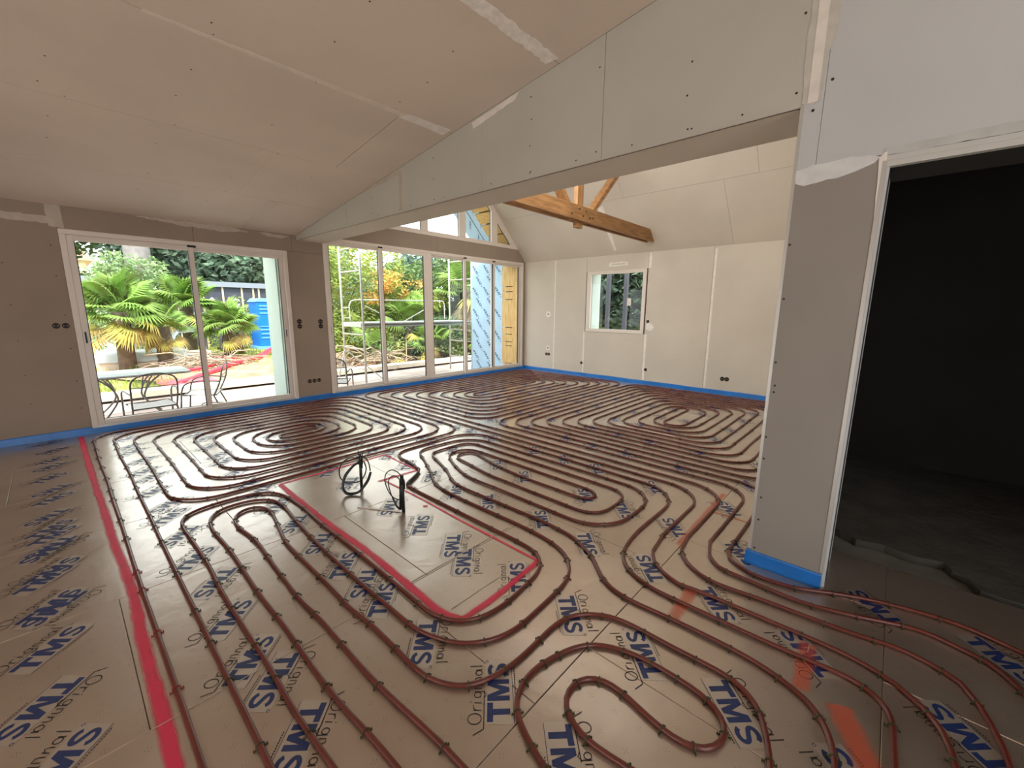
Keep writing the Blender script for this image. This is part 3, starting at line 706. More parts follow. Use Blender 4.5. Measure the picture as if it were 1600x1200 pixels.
# vertical filled seam between beam and wall
blob('a', wm, 0, XC, [(.446, 2.345), (.40, 2.335), (.375, 2.345), (.372, 2.50), (.345, 2.62), (.335, 2.9), (.345, CE(.35)), (.44, CE(.44)), (.452, 2.7), (.455, 2.5)], mat('seam_compound', lin(206, 203, 194), .7, var=.06, scale=14), rag=.008, t=.0015)
MB().box(XC-.0045, XC, .385, .425, 2.345, CE(.4)).build('joint_tape', M['plaster'], wm)

# beam, plane x = XC .. XC2
be = tag(bpy.data.objects.new('beam', None), kind='structure', label='long plasterboard-clad beam running from the window wall to the pillar'); COL.objects.link(be)
BB = M['board_beam']
yj = [.444, 1.51, 2.64, 3.77, 4.90, 6.43]
for y0, y1 in zip(yj[:-1], yj[1:]):
    board(be, 0, XC, T, [(y0+.0016, 2.347), (y1-.0016, 2.347), (y1-.0016, CE(y1)), (y0+.0016, CE(y0))], BB)
    board(be, 0, XC2-T, T, [(y0+.0016, 2.347), (y1-.0016, 2.347), (y1-.0016, 2.62), (y0+.0016, 2.62)], M['board_b'])
MB().box(XC+T+.001, XC2-T-.001, .45, YA, 2.362, 2.40).build('wall_core', M['darkwall'], be)
for y0, y1 in ((.45, 2.9), (2.9, 6.43)):
    MB().box(XC+.001, XC2-.001, y0+.001, y1-.001, 2.347-.013, 2.347-.0002).build('plasterboard', M['board_b'], be)
MB().box(XC-.0015, XC+.01, .45, YA, 2.334, 2.342).build('corner_bead', M['bead'], be)
blob('a', be, 0, XC, [(3.79, 2.36), (3.75, 2.36), (3.74, CE(3.77)-.02), (3.80, CE(3.8)-.02)], M['plaster_dim'], rag=.004)
blob('a', be, 0, XC, [(2.68, 2.36), (2.61, 2.36), (2.60, 2.88), (2.67, 2.88)], M['board_beam'], rag=.004)
blob('a', be, 0, XC, [(2.72, 2.875), (2.70, 2.825), (2.25, 2.905), (2.22, 2.945)], rag=.006)
blob('a', be, 0, XC, [(4.6, CE(4.6)-.005), (3.78, CE(3.78)-.005), (3.75, CE(3.75)-.1), (3.86, CE(3.8)-.05), (4.1, CE(4.1)-.045), (4.3, CE(4.3)-.03)], M['plaster_dim'], rag=.012)

# left ceiling, sloping up toward the camera
ceil = tag(bpy.data.objects.new('ceiling', None), kind='structure', label='sloping plasterboard ceiling over the left half'); COL.objects.link(ceil)
cy = [-3.9, -2.67, -1.54, -.41, .72, 1.86, 2.97, 4.11, 5.25, 6.43]
for i, (y0, y1) in enumerate(zip(cy[:-1], cy[1:])):
    xj = [-4.2, [-2.0, -.9, -3.0, -1.4, .75, -.6, 2.0, 1.5, 1.83][i], 2.485]
    xj = sorted(xj)
    for x0, x1 in zip(xj[:-1], xj[1:]):
        g = .003; vs = []
        for dz in (0, T):
            vs += [(x0+g, y0+g, CE(y0+g)+dz), (x1-g, y0+g, CE(y0+g)+dz), (x1-g, y1-g, CE(y1-g)+dz), (x0+g, y1-g, CE(y1-g)+dz)]
        mesh_obj('plasterboard', vs, [(0, 3, 2, 1), (4, 5, 6, 7), (0, 1, 5, 4), (1, 2, 6, 5), (2, 3, 7, 6), (3, 0, 4, 7)], M['board_c'], ceil)
vs = []
for dz in (T+.002, .35): vs += [(-4.4, -4.1, CE(-4.1)+dz), (2.8, -4.1, CE(-4.1)+dz), (2.8, 6.8, CE(6.8)+dz+.1), (-4.4, 6.8, CE(6.8)+dz+.1)]
mesh_obj('roof_deck', vs, [(0, 3, 2, 1), (4, 5, 6, 7), (0, 1, 5, 4), (1, 2, 6, 5), (2, 3, 7, 6), (3, 0, 4, 7)], M['gap'], ceil)
def cblob(pts, m=None, rag=.012, t=.0015, seed=0):
    NB[0] += 1; t = t+.00015*(NB[0] % 9)
    out = []
    n = len(pts)
    for i in range(n):
        a, b_ = Vector(pts[i]), Vector(pts[(i+1) % n]); k = max(1, int((b_-a).length/.03))
        for j in range(k):
            p = a.lerp(b_, j/k); v = noise.noise_vector(Vector((p.x*22, p.y*22, seed+3.1))); out.append((p.x+v.x*rag, p.y+v.y*rag))
    n = len(out)
    vs = [(x, y, CE(y)+.0005) for x, y in out]+[(x, y, CE(y)-t) for x, y in out]
    mesh_obj('joint_compound', vs, [tuple(range(n)), tuple(range(n, 2*n))[::-1]]+[(i, i+n, (i+1) % n+n, (i+1) % n) for i in range(n)], m or M['plaster'], ceil)
cblob([(1.60, 1.90), (2.0, 1.90), (2.42, 1.92), (2.44, 1.83), (2.0, 1.82), (1.6, 1.80)], mat('ceiling_compound', lin(244, 238, 230), .8, var=.08, scale=20), rag=.02)
cblob([(.5, 2.985), (1.9, 3.0), (2.44, 3.015), (2.44, 2.95), (1.9, 2.955), (.5, 2.965)], mat('seam_skim', lin(230, 217, 204), .8, var=.05, scale=20), rag=.006)
cblob([(2.0, 3.02), (2.44, 3.03), (2.44, 2.93), (2.05, 2.945)], rag=.008)
cblob([(2.05, 4.13), (2.4, 4.15), (2.4, 4.09), (2.1, 4.10)], M['board_c'], rag=.008)
cblob([(1.78, 5.27), (1.88, 5.27), (1.93, 6.3), (1.80, 6.35)], mat('seam_skim_pale', lin(214, 202, 188), .8), rag=.008)
cblob([(1.47, 4.13), (1.55, 4.13), (1.55, 5.23), (1.47, 5.23)], M['board_c'], rag=.008)
# screws (dark dots) on ceiling, beam, pillar: too small to count singly
sc = MB()
def dot(c, n, r=.006):
    c, n = Vector(c), Vector(n).normalized(); a = n.orthogonal().normalized(); b_ = n.cross(a)
    sc.add([c+n*.0012+(a*math.cos(k*math.pi/3)+b_*math.sin(k*math.pi/3))*r for k in range(6)], [tuple(range(6))])
cn = (0, -.131, -.99)
for y in cy[3:]:
    for dy in (-.03, .03):
        x = -2.0
        while x < 2.45:
            if random.random() < .55: dot((x+random.uniform(-.02, .02), y+dy, CE(y+dy)), cn, .005)
            x += .56
for i in range(3, 9):
    for xx in (-1.6, -1.0, -.45, .15, .75, 1.3, 1.9):
        for f_ in (.3, .62, .9):
            if random.random() < .6:
                y = cy[i]+f_*1.13+random.uniform(-.03, .03); x = xx+random.uniform(-.03, .03)
                if y < 6.3: dot((x, y, CE(y)), cn); 
                if random.random() < .3: dot((x+.03, y+.02, CE(y)), cn)
sc.build('screw_heads', M['screw'], ceil, kind='stuff')
sc = MB()
for y in yj[:-1]+[.95, 2.07, 3.2, 4.3]:
    for z in (2.385, 2.55, 2.72, 2.88, 3.02):
        if z < CE(y)-.05 and random.random() < .8: dot((XC, y+.03+random.uniform(-.01, .01), z+random.uniform(-.02, .02)), (-1, 0, 0), .006)
for y in (.7, .95, 1.3, 1.7, 2.1, 2.5, 3.1, 3.6, 4.2, 4.9): dot((XC, y, 2.375), (-1, 0, 0), .0055)
sc.build('screw_heads', M['screw'], be, kind='stuff')
sc = MB()
for z in (1.72, 1.46, 1.14, 1.02, .985, .74, .62, .40, .27, .10): dot((XC, .425+random.uniform(-.008, .004), z), (-1, 0, 0), .006)
for z in (2.42, 2.31): dot((XC, .40 if z < 2.4 else .34, z), (-1, 0, 0), .007)
sc.build('screw_heads', M['screw'], wm, kind='stuff')
sc = MB()
for y in (5.6, 4.9, 3.5, 3.3, 2.4): 
    for z in (.2, .6, 1.0, 1.5, 2.1):
        if random.random() < .5: dot((XB, y, z), (-1, 0, 0), .004)
for z in (.3, .6, .95, 1.3, 1.7, 2.0):
    dot((.10+random.uniform(-.01, .01), YA, z), (0, -1, 0), .006); dot((-.25, YA, z+.1), (0, -1, 0), .005)
sc.build('screw_heads', M['screw'], wa, kind='stuff')

# right half: vaulted ceiling, gable ends
va = tag(bpy.data.objects.new('ceiling_vault', None), kind='structure', label='steep plasterboard vault over the right half'); COL.objects.link(va)
def slope_board(y0, y1, x0, x1, right=True):
    g = .0015; f_ = (lambda x: SL(x)) if right else (lambda x: SL(2*RX-x))
    k = .009 if right else -.009
    a, b_ = (x0+g, x1-g)
    vs = [(a, y0+g, f_(a)), (b_, y0+g, f_(b_)), (b_, y1-g, f_(b_)), (a, y1-g, f_(a))]; vs += [(v[0]+k, v[1], v[2]+.009) for v in vs]
    mesh_obj('plasterboard', vs, [(0, 1, 2, 3), (7, 6, 5, 4), (0, 4, 5, 1), (1, 5, 6, 2), (2, 6, 7, 3), (3, 7, 4, 0)], M['board_b'], va)
for (x0, x1, ys) in ((6.69, 7.49, (.45, 2.05, 4.10, 6.43)), (5.89, 6.69, (.45, 1.6, 3.6, 5.4, 6.43)), (RX, 5.89, (.45, 2.5, 4.6, 6.43))):
    for a, b_ in zip(ys[:-1], ys[1:]): slope_board(a, b_, x0, x1); slope_board(a, b_, 2*RX-x1, 2*RX-x0, False)
vs = [(7.51, .2, 2.45), (RX, .2, 4.79), (2.83, .2, 2.45), (2.83, .2, 2.9), (RX, .2, 5.2), (7.9, .2, 2.5)]; vs += [(x, 6.93, z) for x, y, z in vs]
mesh_obj('roof_deck', vs, [(0, 1, 2, 3, 4, 5)[::-1], (6, 7, 8, 9, 10, 11)]+[(i, (i+1) % 6, (i+1) % 6+6, i+6) for i in range(6)], M['gap'], va)
def vblob(pts):
    vs = [(x-.002, y, SL(x)-.002) for x, y in pts]; mesh_obj('joint_compound', vs, [tuple(range(len(vs)))], M['plaster'], va)
vblob([(7.42, 4.08), (7.42, 4.13), (6.75, 4.14), (6.75, 4.02)])
vblob([(6.0, 1.62), (6.0, 1.50), (6.12, 1.5), (6.12, 1.62)])
we = tag(bpy.data.objects.new('wall_front', None), kind='structure', label='end wall of the vaulted half beside the pillar'); COL.objects.link(we)
MB().prism([(XC2, -.05), (XB, -.05), (XB, 2.44), (RX, 4.76), (XC2, 2.44)], .1, 1, .344).build('plasterboard', M['board_b'], we)
# gable: boards around the gable window
GX = [4.71, 5.60, 6.475]; SG = lambda x: 9.78-x
# left part hidden behind the beam still closed
# window assemblies ------------------------------------------------------------
def window(name, label):
    return tag(bpy.data.objects.new(name, None), label, kind='structure')
w1 = window('window_1', 'two-leaf white sliding glass door, the left one'); COL.objects.link(w1)
def casing(root, x0, x1, z0, z1, w=.05, y0=6.418, y1=6.475):
    MB().box(x0, x1, y0, y1, z1-w, z1).build('casing', M['white'], root, bevel=.004)
    MB().box(x0, x0+w, y0, y1, z0, z1-w).build('casing', M['white'], root, bevel=.004)
    MB().box(x1-w, x1, y0, y1, z0, z1-w).build('casing', M['white'], root, bevel=.004)
    MB().box(x0+w, x1-w, y0, y1+.05, z0, z0+.035).build('threshold', M['whitealu'], root, bevel=.003)
    MB().box(x0+w, x1-w, y0+.02, y1+.06, z1-w-.02, z1-w).build('track', M['white'], root)
casing(w1, *W1)
def sash(root, x0, x1, z0, z1, y, s=.05, st=None, sr=None):
    sl, sr_ = (st or s), (sr or s)
    r = MB().box(x0, x0+sl, y, y+.04, z0, z1).box(x1-sr_, x1, y, y+.04, z0, z1).box(x0+sl, x1-sr_, y, y+.04, z0, z0+.045).box(x0+sl, x1-sr_, y, y+.04, z1-.05, z1)
    o = r.build('sash', M['white'], root, bevel=.003)
    MB().box(x0+sl-.004, x1-sr_+.004, y+.017, y+.025, z0+.04, z1-.045).build('pane', M['glass'], o)
    g = MB()
    for a, b_ in ((x0+sl, x0+sl+.006), (x1-sr_-.006, x1-sr_)): g.box(a, b_, y-.001, y+.03, z0+.045, z1-.05)
    g.build('gasket', M['black'], o)
    return o
s_ = sash(w1, .205, 1.275, .095, 2.115, 6.425, .055)
MB().box(.222, .236, 6.420, 6.426, 1.0, 1.12).build('finger_pull', M['black'], s_)
s_ = sash(w1, 1.225, 2.296, .095, 2.115, 6.472, .055)
MB().box(2.262, 2.272, 6.466, 6.473, .98, 1.08).build('finger_pull', M['black'], s_)
MB().box(1.215, 1.30, 6.415, 6.44, 2.105, 2.13).build('track_stop', M['black'], w1)
w2 = window('window_2', 'wide white sliding glass door of four leaves'); COL.objects.link(w2)
casing(w2, *W2)
xs = [2.90, 3.835, 4.70, 4.84, 5.69, 6.475, 7.37]
sash(w2, 2.90, 3.845, .095, 2.38, 6.472, .06)
s_ = sash(w2, 3.775, 4.72, .095, 2.38, 6.425, .06)
MB().box(4.715, 4.835, 6.42, 6.50, .095, 2.38).build('centre_post', M['white'], w2, bevel=.004)
sash(w2, 4.835, 5.70, .095, 2.38, 6.472, .05); sash(w2, 5.63, 6.50, .095, 2.38, 6.425, .06); sash(w2, 6.44, 7.37, .095, 2.38, 6.472, .06)
for x in (3.81, 5.665, 6.47): MB().box(x-.045, x+.03, 6.412, 6.44, 2.37, 2.393).build('track_stop', M['black'], w2)
MB().box(2.915, 2.925, 6.466, 6.473, .98, 1.1).build('finger_pull', M['black'], w2)
# gable window 3
w3 = window('window_3', 'white triangular gable window above the wide glass door'); COL.objects.link(w3)
SGl = lambda x: SG(2*RX-x)
def gframe(polyOuter, name, y0=6.42, t=.05): return MB().prism(polyOuter, t, 1, y0).build(name, M['white'], w3)
lo = 2.70; gl = 2.775
gframe([(2.86, lo), (7.23, lo), (7.0, gl), (3.35, gl)][:], 'bottom_rail')
# sloped rails right and left
gframe([(RX, SL(RX)), (7.23, SL(7.23)), (7.005, SG(7.005)), (RX, SG(RX))], 'sloped_rail'); gframe([(RX, SL(RX)), (RX, SG(RX)), (2*RX-7.005, SG(7.005)), (2*RX-7.23, SL(7.23))], 'sloped_rail')
for x, w in ((4.71, .07), (5.60, .08), (6.475, .085), (3.85, .07)):
    top = (lambda q: min(SG(q), SGl(q))+.02)
    o = MB().prism([(x-w, gl-.005), (x+w, gl-.005), (x+w, top(x+w)), (x-w, top(x-w))], .06, 1, 6.415).build('mullion', M['white'], w3, bevel=.004)
edges = [3.42, 3.78, 3.92, 4.64, 4.78, 5.52, 5.68, 6.39, 6.56, 6.96]
for a, b_ in ((3.42, 3.78), (3.92, 4.64), (4.78, 5.52), (5.68, 6.39), (6.56, 7.0)):
    f_ = lambda q: min(SG(q), SGl(q))
    poly = [(a, gl), (b_, gl)]+([(b_, f_(b_))] if f_(b_) > gl+.01 else [])
    if a < RX < b_: poly.append((RX, SG(RX)))
    if f_(a) > gl+.01: poly.append((a, f_(a)))
    MB().prism(poly, .006, 1, 6.452).build('pane', M['glass'], w3)
    g = MB()
    for i in range(len(poly)):
        p0, p1 = poly[i], poly[(i+1) % len(poly)]; g.bar((p0[0], 6.462, p0[1]), (p1[0], 6.462, p1[1]), .012, .010)
    g.build('gasket', M['black'], w3)
# gable reveal (timber, with gaps) right side
for k in range(11):
    x0 = 7.40-k*.2; x1 = x0-.17
    if x1 < 5.3: break
    vs = [(x0, 6.50, SG(x0)+.03), (x1, 6.50, SG(x1)+.03), (x1, YE, SG(x1)+.03), (x0, YE, SG(x0)+.03)]; vs += [(a+.03, b_, c+.03) for a, b_, c in vs]
    mesh_obj('reveal_board', vs, [(0, 1, 2, 3), (7, 6, 5, 4), (0, 4, 5, 1), (1, 5, 6, 2), (2, 6, 7, 3), (3, 7, 4, 0)], M['pine'], w3)
# frame added round the vault fill lamp (out of view behind the beam)
w5 = window('vault_fill_frame', 'added frame round the fill lamp on the hidden vault slope'); COL.objects.link(w5)
for (xa, xb, ya, yb) in ((3.42, 3.50, 1.42, 4.78), (4.42, 4.50, 1.42, 4.78), (3.50, 4.42, 1.42, 1.50), (3.50, 4.42, 4.70, 4.78)):
    zf = lambda x: x-.416
    vs = [(x, y, zf(x)+dz) for dz in (-.05, -.0005) for x, y in ((xa, ya), (xb, ya), (xb, yb), (xa, yb))]
    mesh_obj('frame', vs, [(0, 3, 2, 1), (4, 5, 6, 7), (0, 1, 5, 4), (1, 2, 6, 5), (2, 3, 7, 6), (3, 0, 4, 7)], M['white'], w5)
# small window 4 in the right wall
w4 = window('window_4', 'small square white window in the right wall'); COL.objects.link(w4)
y0, y1, z0, z1 = WB
MB().box(XB-.012, XB+.05, y0, y1, z1-.062, z1).box(XB-.012, XB+.05, y0, y1, z0, z0+.065).box(XB-.012, XB+.05, y0, y0+.07, z0+.065, z1-.062).box(XB-.012, XB+.05, y1-.09, y1, z0+.065, z1-.062).build('frame', M['white'], w4, bevel=.004)
MB().box(XB+.02, XB+.028, y0+.06, y1-.08, z0+.06, z1-.055).build('pane', M['glass'], w4)
MB().box(XB+.016, XB+.019, 3.77, 3.85, 1.48, 1.62).build('paper_label', M['plaster'], w4)
MB().box(XB+.05, XB+.36, y1-.10, y1-.001, z0, z1).build('reveal_panel', M['green'], w4)
MB().box(XB+.05, XB+.36, y0, y1, z0-.03, z0+.02).build('outer_sill', M['white'], w4)

# dark room beyond the doorway
dr = tag(bpy.data.objects.new('wall_dark_room', None), kind='structure', label='unlit plaster walls seen through the doorway'); COL.objects.link(dr)
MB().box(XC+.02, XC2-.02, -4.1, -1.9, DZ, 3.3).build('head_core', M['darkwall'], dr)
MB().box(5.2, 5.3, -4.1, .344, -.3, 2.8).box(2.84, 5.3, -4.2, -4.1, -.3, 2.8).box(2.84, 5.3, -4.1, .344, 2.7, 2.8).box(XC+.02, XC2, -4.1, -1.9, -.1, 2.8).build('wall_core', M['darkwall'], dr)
# ragged concrete slab edge in the dark room
sl = MB(); edge = [(a+.05, b_) for a, b_ in [(3.42, .34), (3.30, .20), (3.22, .08), (3.16, .0), (3.20, -.12), (3.17, -.28), (3.20, -.38), (3.08, -.46), (2.98, -.50), (2.97, -.62), (2.95, -.9), (2.97, -1.4), (2.95, -4.0)]]
out = []
for a, b_ in zip(edge[:-1], edge[1:]):
    k = max(1, int(math.hypot(b_[0]-a[0], b_[1]-a[1])/.05))
    for j in range(k):
        x = a[0]+(b_[0]-a[0])*j/k; y = a[1]+(b_[1]-a[1])*j/k; out.append((x+.02*noise.noise(Vector((x*20, y*20, 0))), y+.02*noise.noise(Vector((x*20, y*20, 7)))))
out += [(2.95, -4.0), (5.2, -4.0), (5.2, .34)]
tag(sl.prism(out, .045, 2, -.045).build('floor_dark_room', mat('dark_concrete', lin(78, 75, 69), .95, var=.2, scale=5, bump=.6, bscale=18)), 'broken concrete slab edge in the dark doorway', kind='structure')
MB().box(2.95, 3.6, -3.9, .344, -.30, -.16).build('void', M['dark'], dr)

# unseen rear part of the room: walls with openings added to brighten the interior
wl = tag(bpy.data.objects.new('wall_left', None), kind='structure', label='left wall outside the frame'); COL.objects.link(wl)
MB().box(-4.35, -4.2, -4, 6.43, 1.22, 4.0).box(-4.35, -4.2, -4, 6.43, -.1, .22).box(-4.35, -4.2, -4, .0, .22, 1.22).box(-4.35, -4.2, 3.4, 6.43, .22, 1.22).build('plasterboard', M['board_b'], wl)
wf = tag(bpy.data.objects.new('wall_rear', None), kind='structure', label='rear wall outside the frame'); COL.objects.link(wf)
MB().box(-4.2, -1.9, -3.9, -3.8, -.1, 3.9).box(.7, 2.6, -3.9, -3.8, -.1, 3.9).box(-1.9, .7, -3.9, -3.8, 2.5, 3.9).box(-1.9, .7, -3.9, -3.8, -.1, .5).build('plasterboard', M['board_b'], wf)

# ================================================================== ROOF TRUSS
tr = empty('roof_truss', (5.0, 3.38, 2.58), 'exposed timber roof truss with king post spanning the vaulted half', 'truss')
def tie(y): 
    x0 = 2.9; return MB().prism([(x0, 2.585), (SL(2.585)-.0, 2.585), (SL(2.775)+.0, 2.775), (x0, 2.775)], .048, 1, y)
tie(3.31).build('tie_beam', M['wood'], tr, bevel=.003); tie(3.428).build('tie_beam', M['wood'], tr, bevel=.003)
MB().box(4.985, 5.125, 3.36, 3.426, 2.505, 4.6).build('king_post', M['woodz'], tr, bevel=.004)
MB().bar((5.19, 3.393, 2.60), (6.28, 3.393, 3.66), .066, .12, up=(0, 1, 0)).build('strut', M['wood'], tr, bevel=.004)
MB().bar((4.93, 3.393, 2.60), (4.00, 3.393, 3.50), .066, .12, up=(0, 1, 0)).build('strut', M['wood'], tr, bevel=.004)
for (x, z) in ((4.96, 2.73), (5.05, 2.65), (5.12, 2.72), (5.22, 2.65), (5.30, 2.66), (4.78, 2.64)):
    b = MB(); b.tube([(x, 3.302, z), (x, 3.31, z)], .011, 8); b.build('bolt', M['screw'], tr)

# ================================================================== CABLE SLEEVES ON THE FLOOR
M['conduit'] = mat('black_conduit', lin(22, 26, 32), .32, var=.1, scale=8)
def ell(cx, cy, cz, a, b_, ang, tilt, n=40, t0=0, t1=360, yaw=40):
    out = []
    for k in range(n+1):
        t = math.radians(t0+(t1-t0)*k/n); u = a*math.cos(t); v = b_*math.sin(t)
        u, v = u*math.cos(math.radians(ang))-v*math.sin(math.radians(ang)), u*math.sin(math.radians(ang))+v*math.cos(math.radians(ang))
        yw = math.radians(yaw); out.append((cx+u*math.cos(yw), cy-u*math.sin(yw), cz+v))
    return out
c1 = empty('conduit_coil', (1.475, 2.93, 0), 'coiled black conduit tied to an upright stub, the left of two', 'cable coil')
MB().tube([(1.478, 2.932, 0), (1.476, 2.930, .12), (1.480, 2.930, .235)], .0115, 10).tube([(1.484, 2.925, .17), (1.486, 2.92, .25), (1.478, 2.93, .285)], .008, 8).build('stub', M['conduit'], c1, smooth=True)
MB().tube([(1.48, 2.93, .22), (1.472, 2.936, .27), (1.470, 2.938, .315)], .004, 6).tube([(1.485, 2.925, .22), (1.492, 2.918, .27), (1.494, 2.915, .30)], .004, 6).build('wire_end', M['conduit'], c1, smooth=True)
# thick corrugated loop and thin loop, plane turned toward the viewer
def pl(u, v, y_=0.0, c=(1.475, 2.93)):  # u right (screen), v up
    d = Vector((.88, -.475)); q = Vector((.475, .88)); return (c[0]+d.x*u+q.x*y_, c[1]+d.y*u+q.y*y_, v)
thick = [pl(*p) for p in ((-.005, .225, -.01), (-.05, .205, -.03), (-.10, .155, -.05), (-.125, .10, -.06), (-.128, .05, -.075), (-.105, .018, -.09), (-.065, .012, -.10), (-.02, .02, -.10), (.02, .055, -.09), (.055, .10, -.07), (.075, .15, -.05))]
tp = smooth_path(thick, .006)
MB().tube(tp, .0095, 10, rfun=lambda t: .0105+.0011*math.sin(t*520)).build('corrugated_conduit', M['conduit'], c1, smooth=True)
thin = [pl(*p) for p in ((.01, .24, 0), (-.05, .262, .0), (-.11, .245, .0), (-.148, .19, .0), (-.15, .12, .0), (-.12, .075, .0), (-.07, .058, 0), (-.01, .066, 0), (.025, .10, .01), (.042, .16, .01), (.03, .22, 0))]
MB().tube(smooth_path(thin, .01), .0048, 8).build('thin_conduit', M['conduit'], c1, smooth=True)
thin = [pl(*p) for p in ((-.03, .262, .01), (.03, .255, .01), (.062, .21, .0), (.072, .15, -.03))]
MB().tube(smooth_path(thin, .01), .0048, 8).build('thin_conduit', M['conduit'], c1, smooth=True)
MB().tube([(1.476, 2.93, .205), (1.480, 2.93, .232)], .021, 10).build('tape_wrap', M['black'], c1)
c2 = empty('conduit_coil', (1.485, 2.365, 0), 'black conduit stub with two thin loops, the right of two', 'cable coil')
MB().tube([(1.487, 2.365, 0), (1.485, 2.365, .12), (1.484, 2.366, .27)], .0125, 10).tube([(1.470, 2.378, .02), (1.472, 2.374, .12), (1.476, 2.372, .22)], .008, 8).build('stub', M['conduit'], c2, smooth=True)
d_ = lambda u, v, y_=0.0: pl(u, v, y_, (1.485, 2.365))
MB().tube(smooth_path([d_(0, .262), d_(-.03, .30), d_(-.065, .318), d_(-.10, .30), d_(-.112, .25), d_(-.10, .19), d_(-.075, .135), d_(-.045, .105), d_(-.012, .095)], .01), .0036, 8).build('thin_conduit', M['conduit'], c2, smooth=True)
MB().tube(smooth_path([d_(-.005, .20), d_(-.02, .25), d_(-.05, .275), d_(-.082, .26), d_(-.09, .22), d_(-.08, .16), d_(-.062, .10), d_(-.045, .055), d_(-.028, .03), d_(-.01, .035), d_(-.003, .06)], .01), .0036, 8).build('thin_conduit', M['conduit'], c2, smooth=True)
MB().tube([d_(-.066, .115), d_(-.045, .055), d_(-.028, .028)], .0062, 8).build('sleeve', M['conduit'], c2, smooth=True)
MB().tube([(1.484, 2.366, .235), (1.490, 2.37, .20), (1.486, 2.365, .17)], .019, 10).build('tape_wrap', M['black'], c2)
sv = empty('black_sleeve', (1.80, 2.77, 0), 'short black sleeve where the pipe turns at the pink corner', 'pipe sleeve')
MB().tube(smooth_path([(1.94, 2.842, .014), (1.86, 2.79, .014), (1.775, 2.735, .016), (1.745, 2.70, .012)], .02), .0135, 10).build('sleeve', M['conduit'], sv, smooth=True)
wr = empty('white_wire', (1.42, 2.5, 0), 'short white wire lying beside the right coil', 'wire')
MB().tube(smooth_path([(1.30, 2.66, .004), (1.36, 2.56, .004), (1.43, 2.44, .004), (1.48, 2.36, .004)], .03), .0035, 6).build('wire', M['white'], wr)

# ================================================================== OUTSIDE: ground
M['terrace'] = mat('terrace_screed', lin(188, 166, 154), .85, col2=lin(214, 202, 194), scale=1.1, detail=6)
M['lawn'] = mat('rough_lawn', lin(128, 140, 66), .95, col2=lin(176, 170, 96), scale=2.2, detail=8, bump=.6, bscale=30)
M['soil'] = mat('reddish_soil', lin(166, 118, 92), .95, col2=lin(204, 168, 134), scale=3.5, detail=8, bump=.8, bscale=20)
gd = tag(bpy.data.objects.new('ground_garden', None), 'rough garden ground with grass and bare soil', kind='structure'); COL.objects.link(gd)
def sheet(name, x0, x1, y0, y1, z, m, root, nx=24, ny=24, amp=.05, seed=0, shape=None):
    vs = []; fs = []
    for j in range(ny+1):
        for i in range(nx+1):
            x = x0+(x1-x0)*i/nx; y = y0+(y1-y0)*j/ny
            if shape: x, y = shape(i/nx, j/ny)
            vs.append((x, y, z+amp*noise.noise(Vector((x*.9, y*.9, seed)))+amp*.4*noise.noise(Vector((x*3.1, y*3.1, seed+3)))))
    for j in range(ny):
        for i in range(nx): a = j*(nx+1)+i; fs.append((a, a+1, a+nx+2, a+nx+1))
    return mesh_obj(name, vs, fs, m, root, smooth=True)
sheet('turf', -30, 60, 10.7, 70, -.50, M['lawn'], gd, 60, 40, .06)
sheet('bare_soil', 0, 0, 0, 0, -.435, M['soil'], gd, 30, 20, .05, 4, shape=lambda u, v: (1.5+u*9.5-v*1.0+.5*math.sin(v*5), 10.85+v*(7.0-2.5*abs(u-.4))+.4*math.sin(u*9)))
MB().box(-30, 40, -30, 6.9, -.9, -.65).build('surroundings', M['terrace'], gd)
MB().box(-8, 16, YE+.01, 10.75, -.6, ZT).build('terrace', M['terrace'], gd)
te = MB()
for y in (8.35, 9.4): te.box(-6, 9, y, y+.008, ZT, ZT+.002)
te.build('terrace_joints', M['gap'], gd)
M['kerbstone'] = mat('pale_kerb', lin(226, 214, 196), .8, var=.08, scale=4)
for i, (x0, x1) in enumerate(((-4.0, .2), (.21, 3.6), (3.61, 6.6), (6.61, 10.4))):
    k = empty('kerb_beam', ((x0+x1)/2, 10.65, ZT), ['pale kerb beam at the far left end of the terrace edge', 'pale kerb beam behind the garden table', 'pale kerb beam between the two glass doors, right of the garden chairs', 'pale kerb beam behind the scaffold'][i], 'kerb', 'kerb beams along the terrace edge')
    MB().box(x0, x1, 10.48, 10.86, ZT+.05, ZT+.17).build('beam', M['kerbstone'], k, bevel=.01)
    MB().box(x0+.1, x1-.1, 10.56, 10.8, ZT, ZT+.05).build('underside_shade', M['dark'], k)  # near-black block stands in for the shade under the beam
cab = empty('blue_cable', (1.9, 6.98, .03), 'blue cable curling on the outer sill of the left glass door', 'cable')
M['cable'] = mat('blue_grey_cable', lin(70, 100, 150), .5)
bc = MB()
for k in range(3): bc.tube(smooth_path([(1.55, 7.1+.03*k, -.36), (1.75, 7.02, -.35+.02*k), (1.95, 7.05+.02*k, -.34), (2.15, 7.15, -.36)], .05), .008, 6)
bc.build('strand', M['cable'], cab, smooth=True)

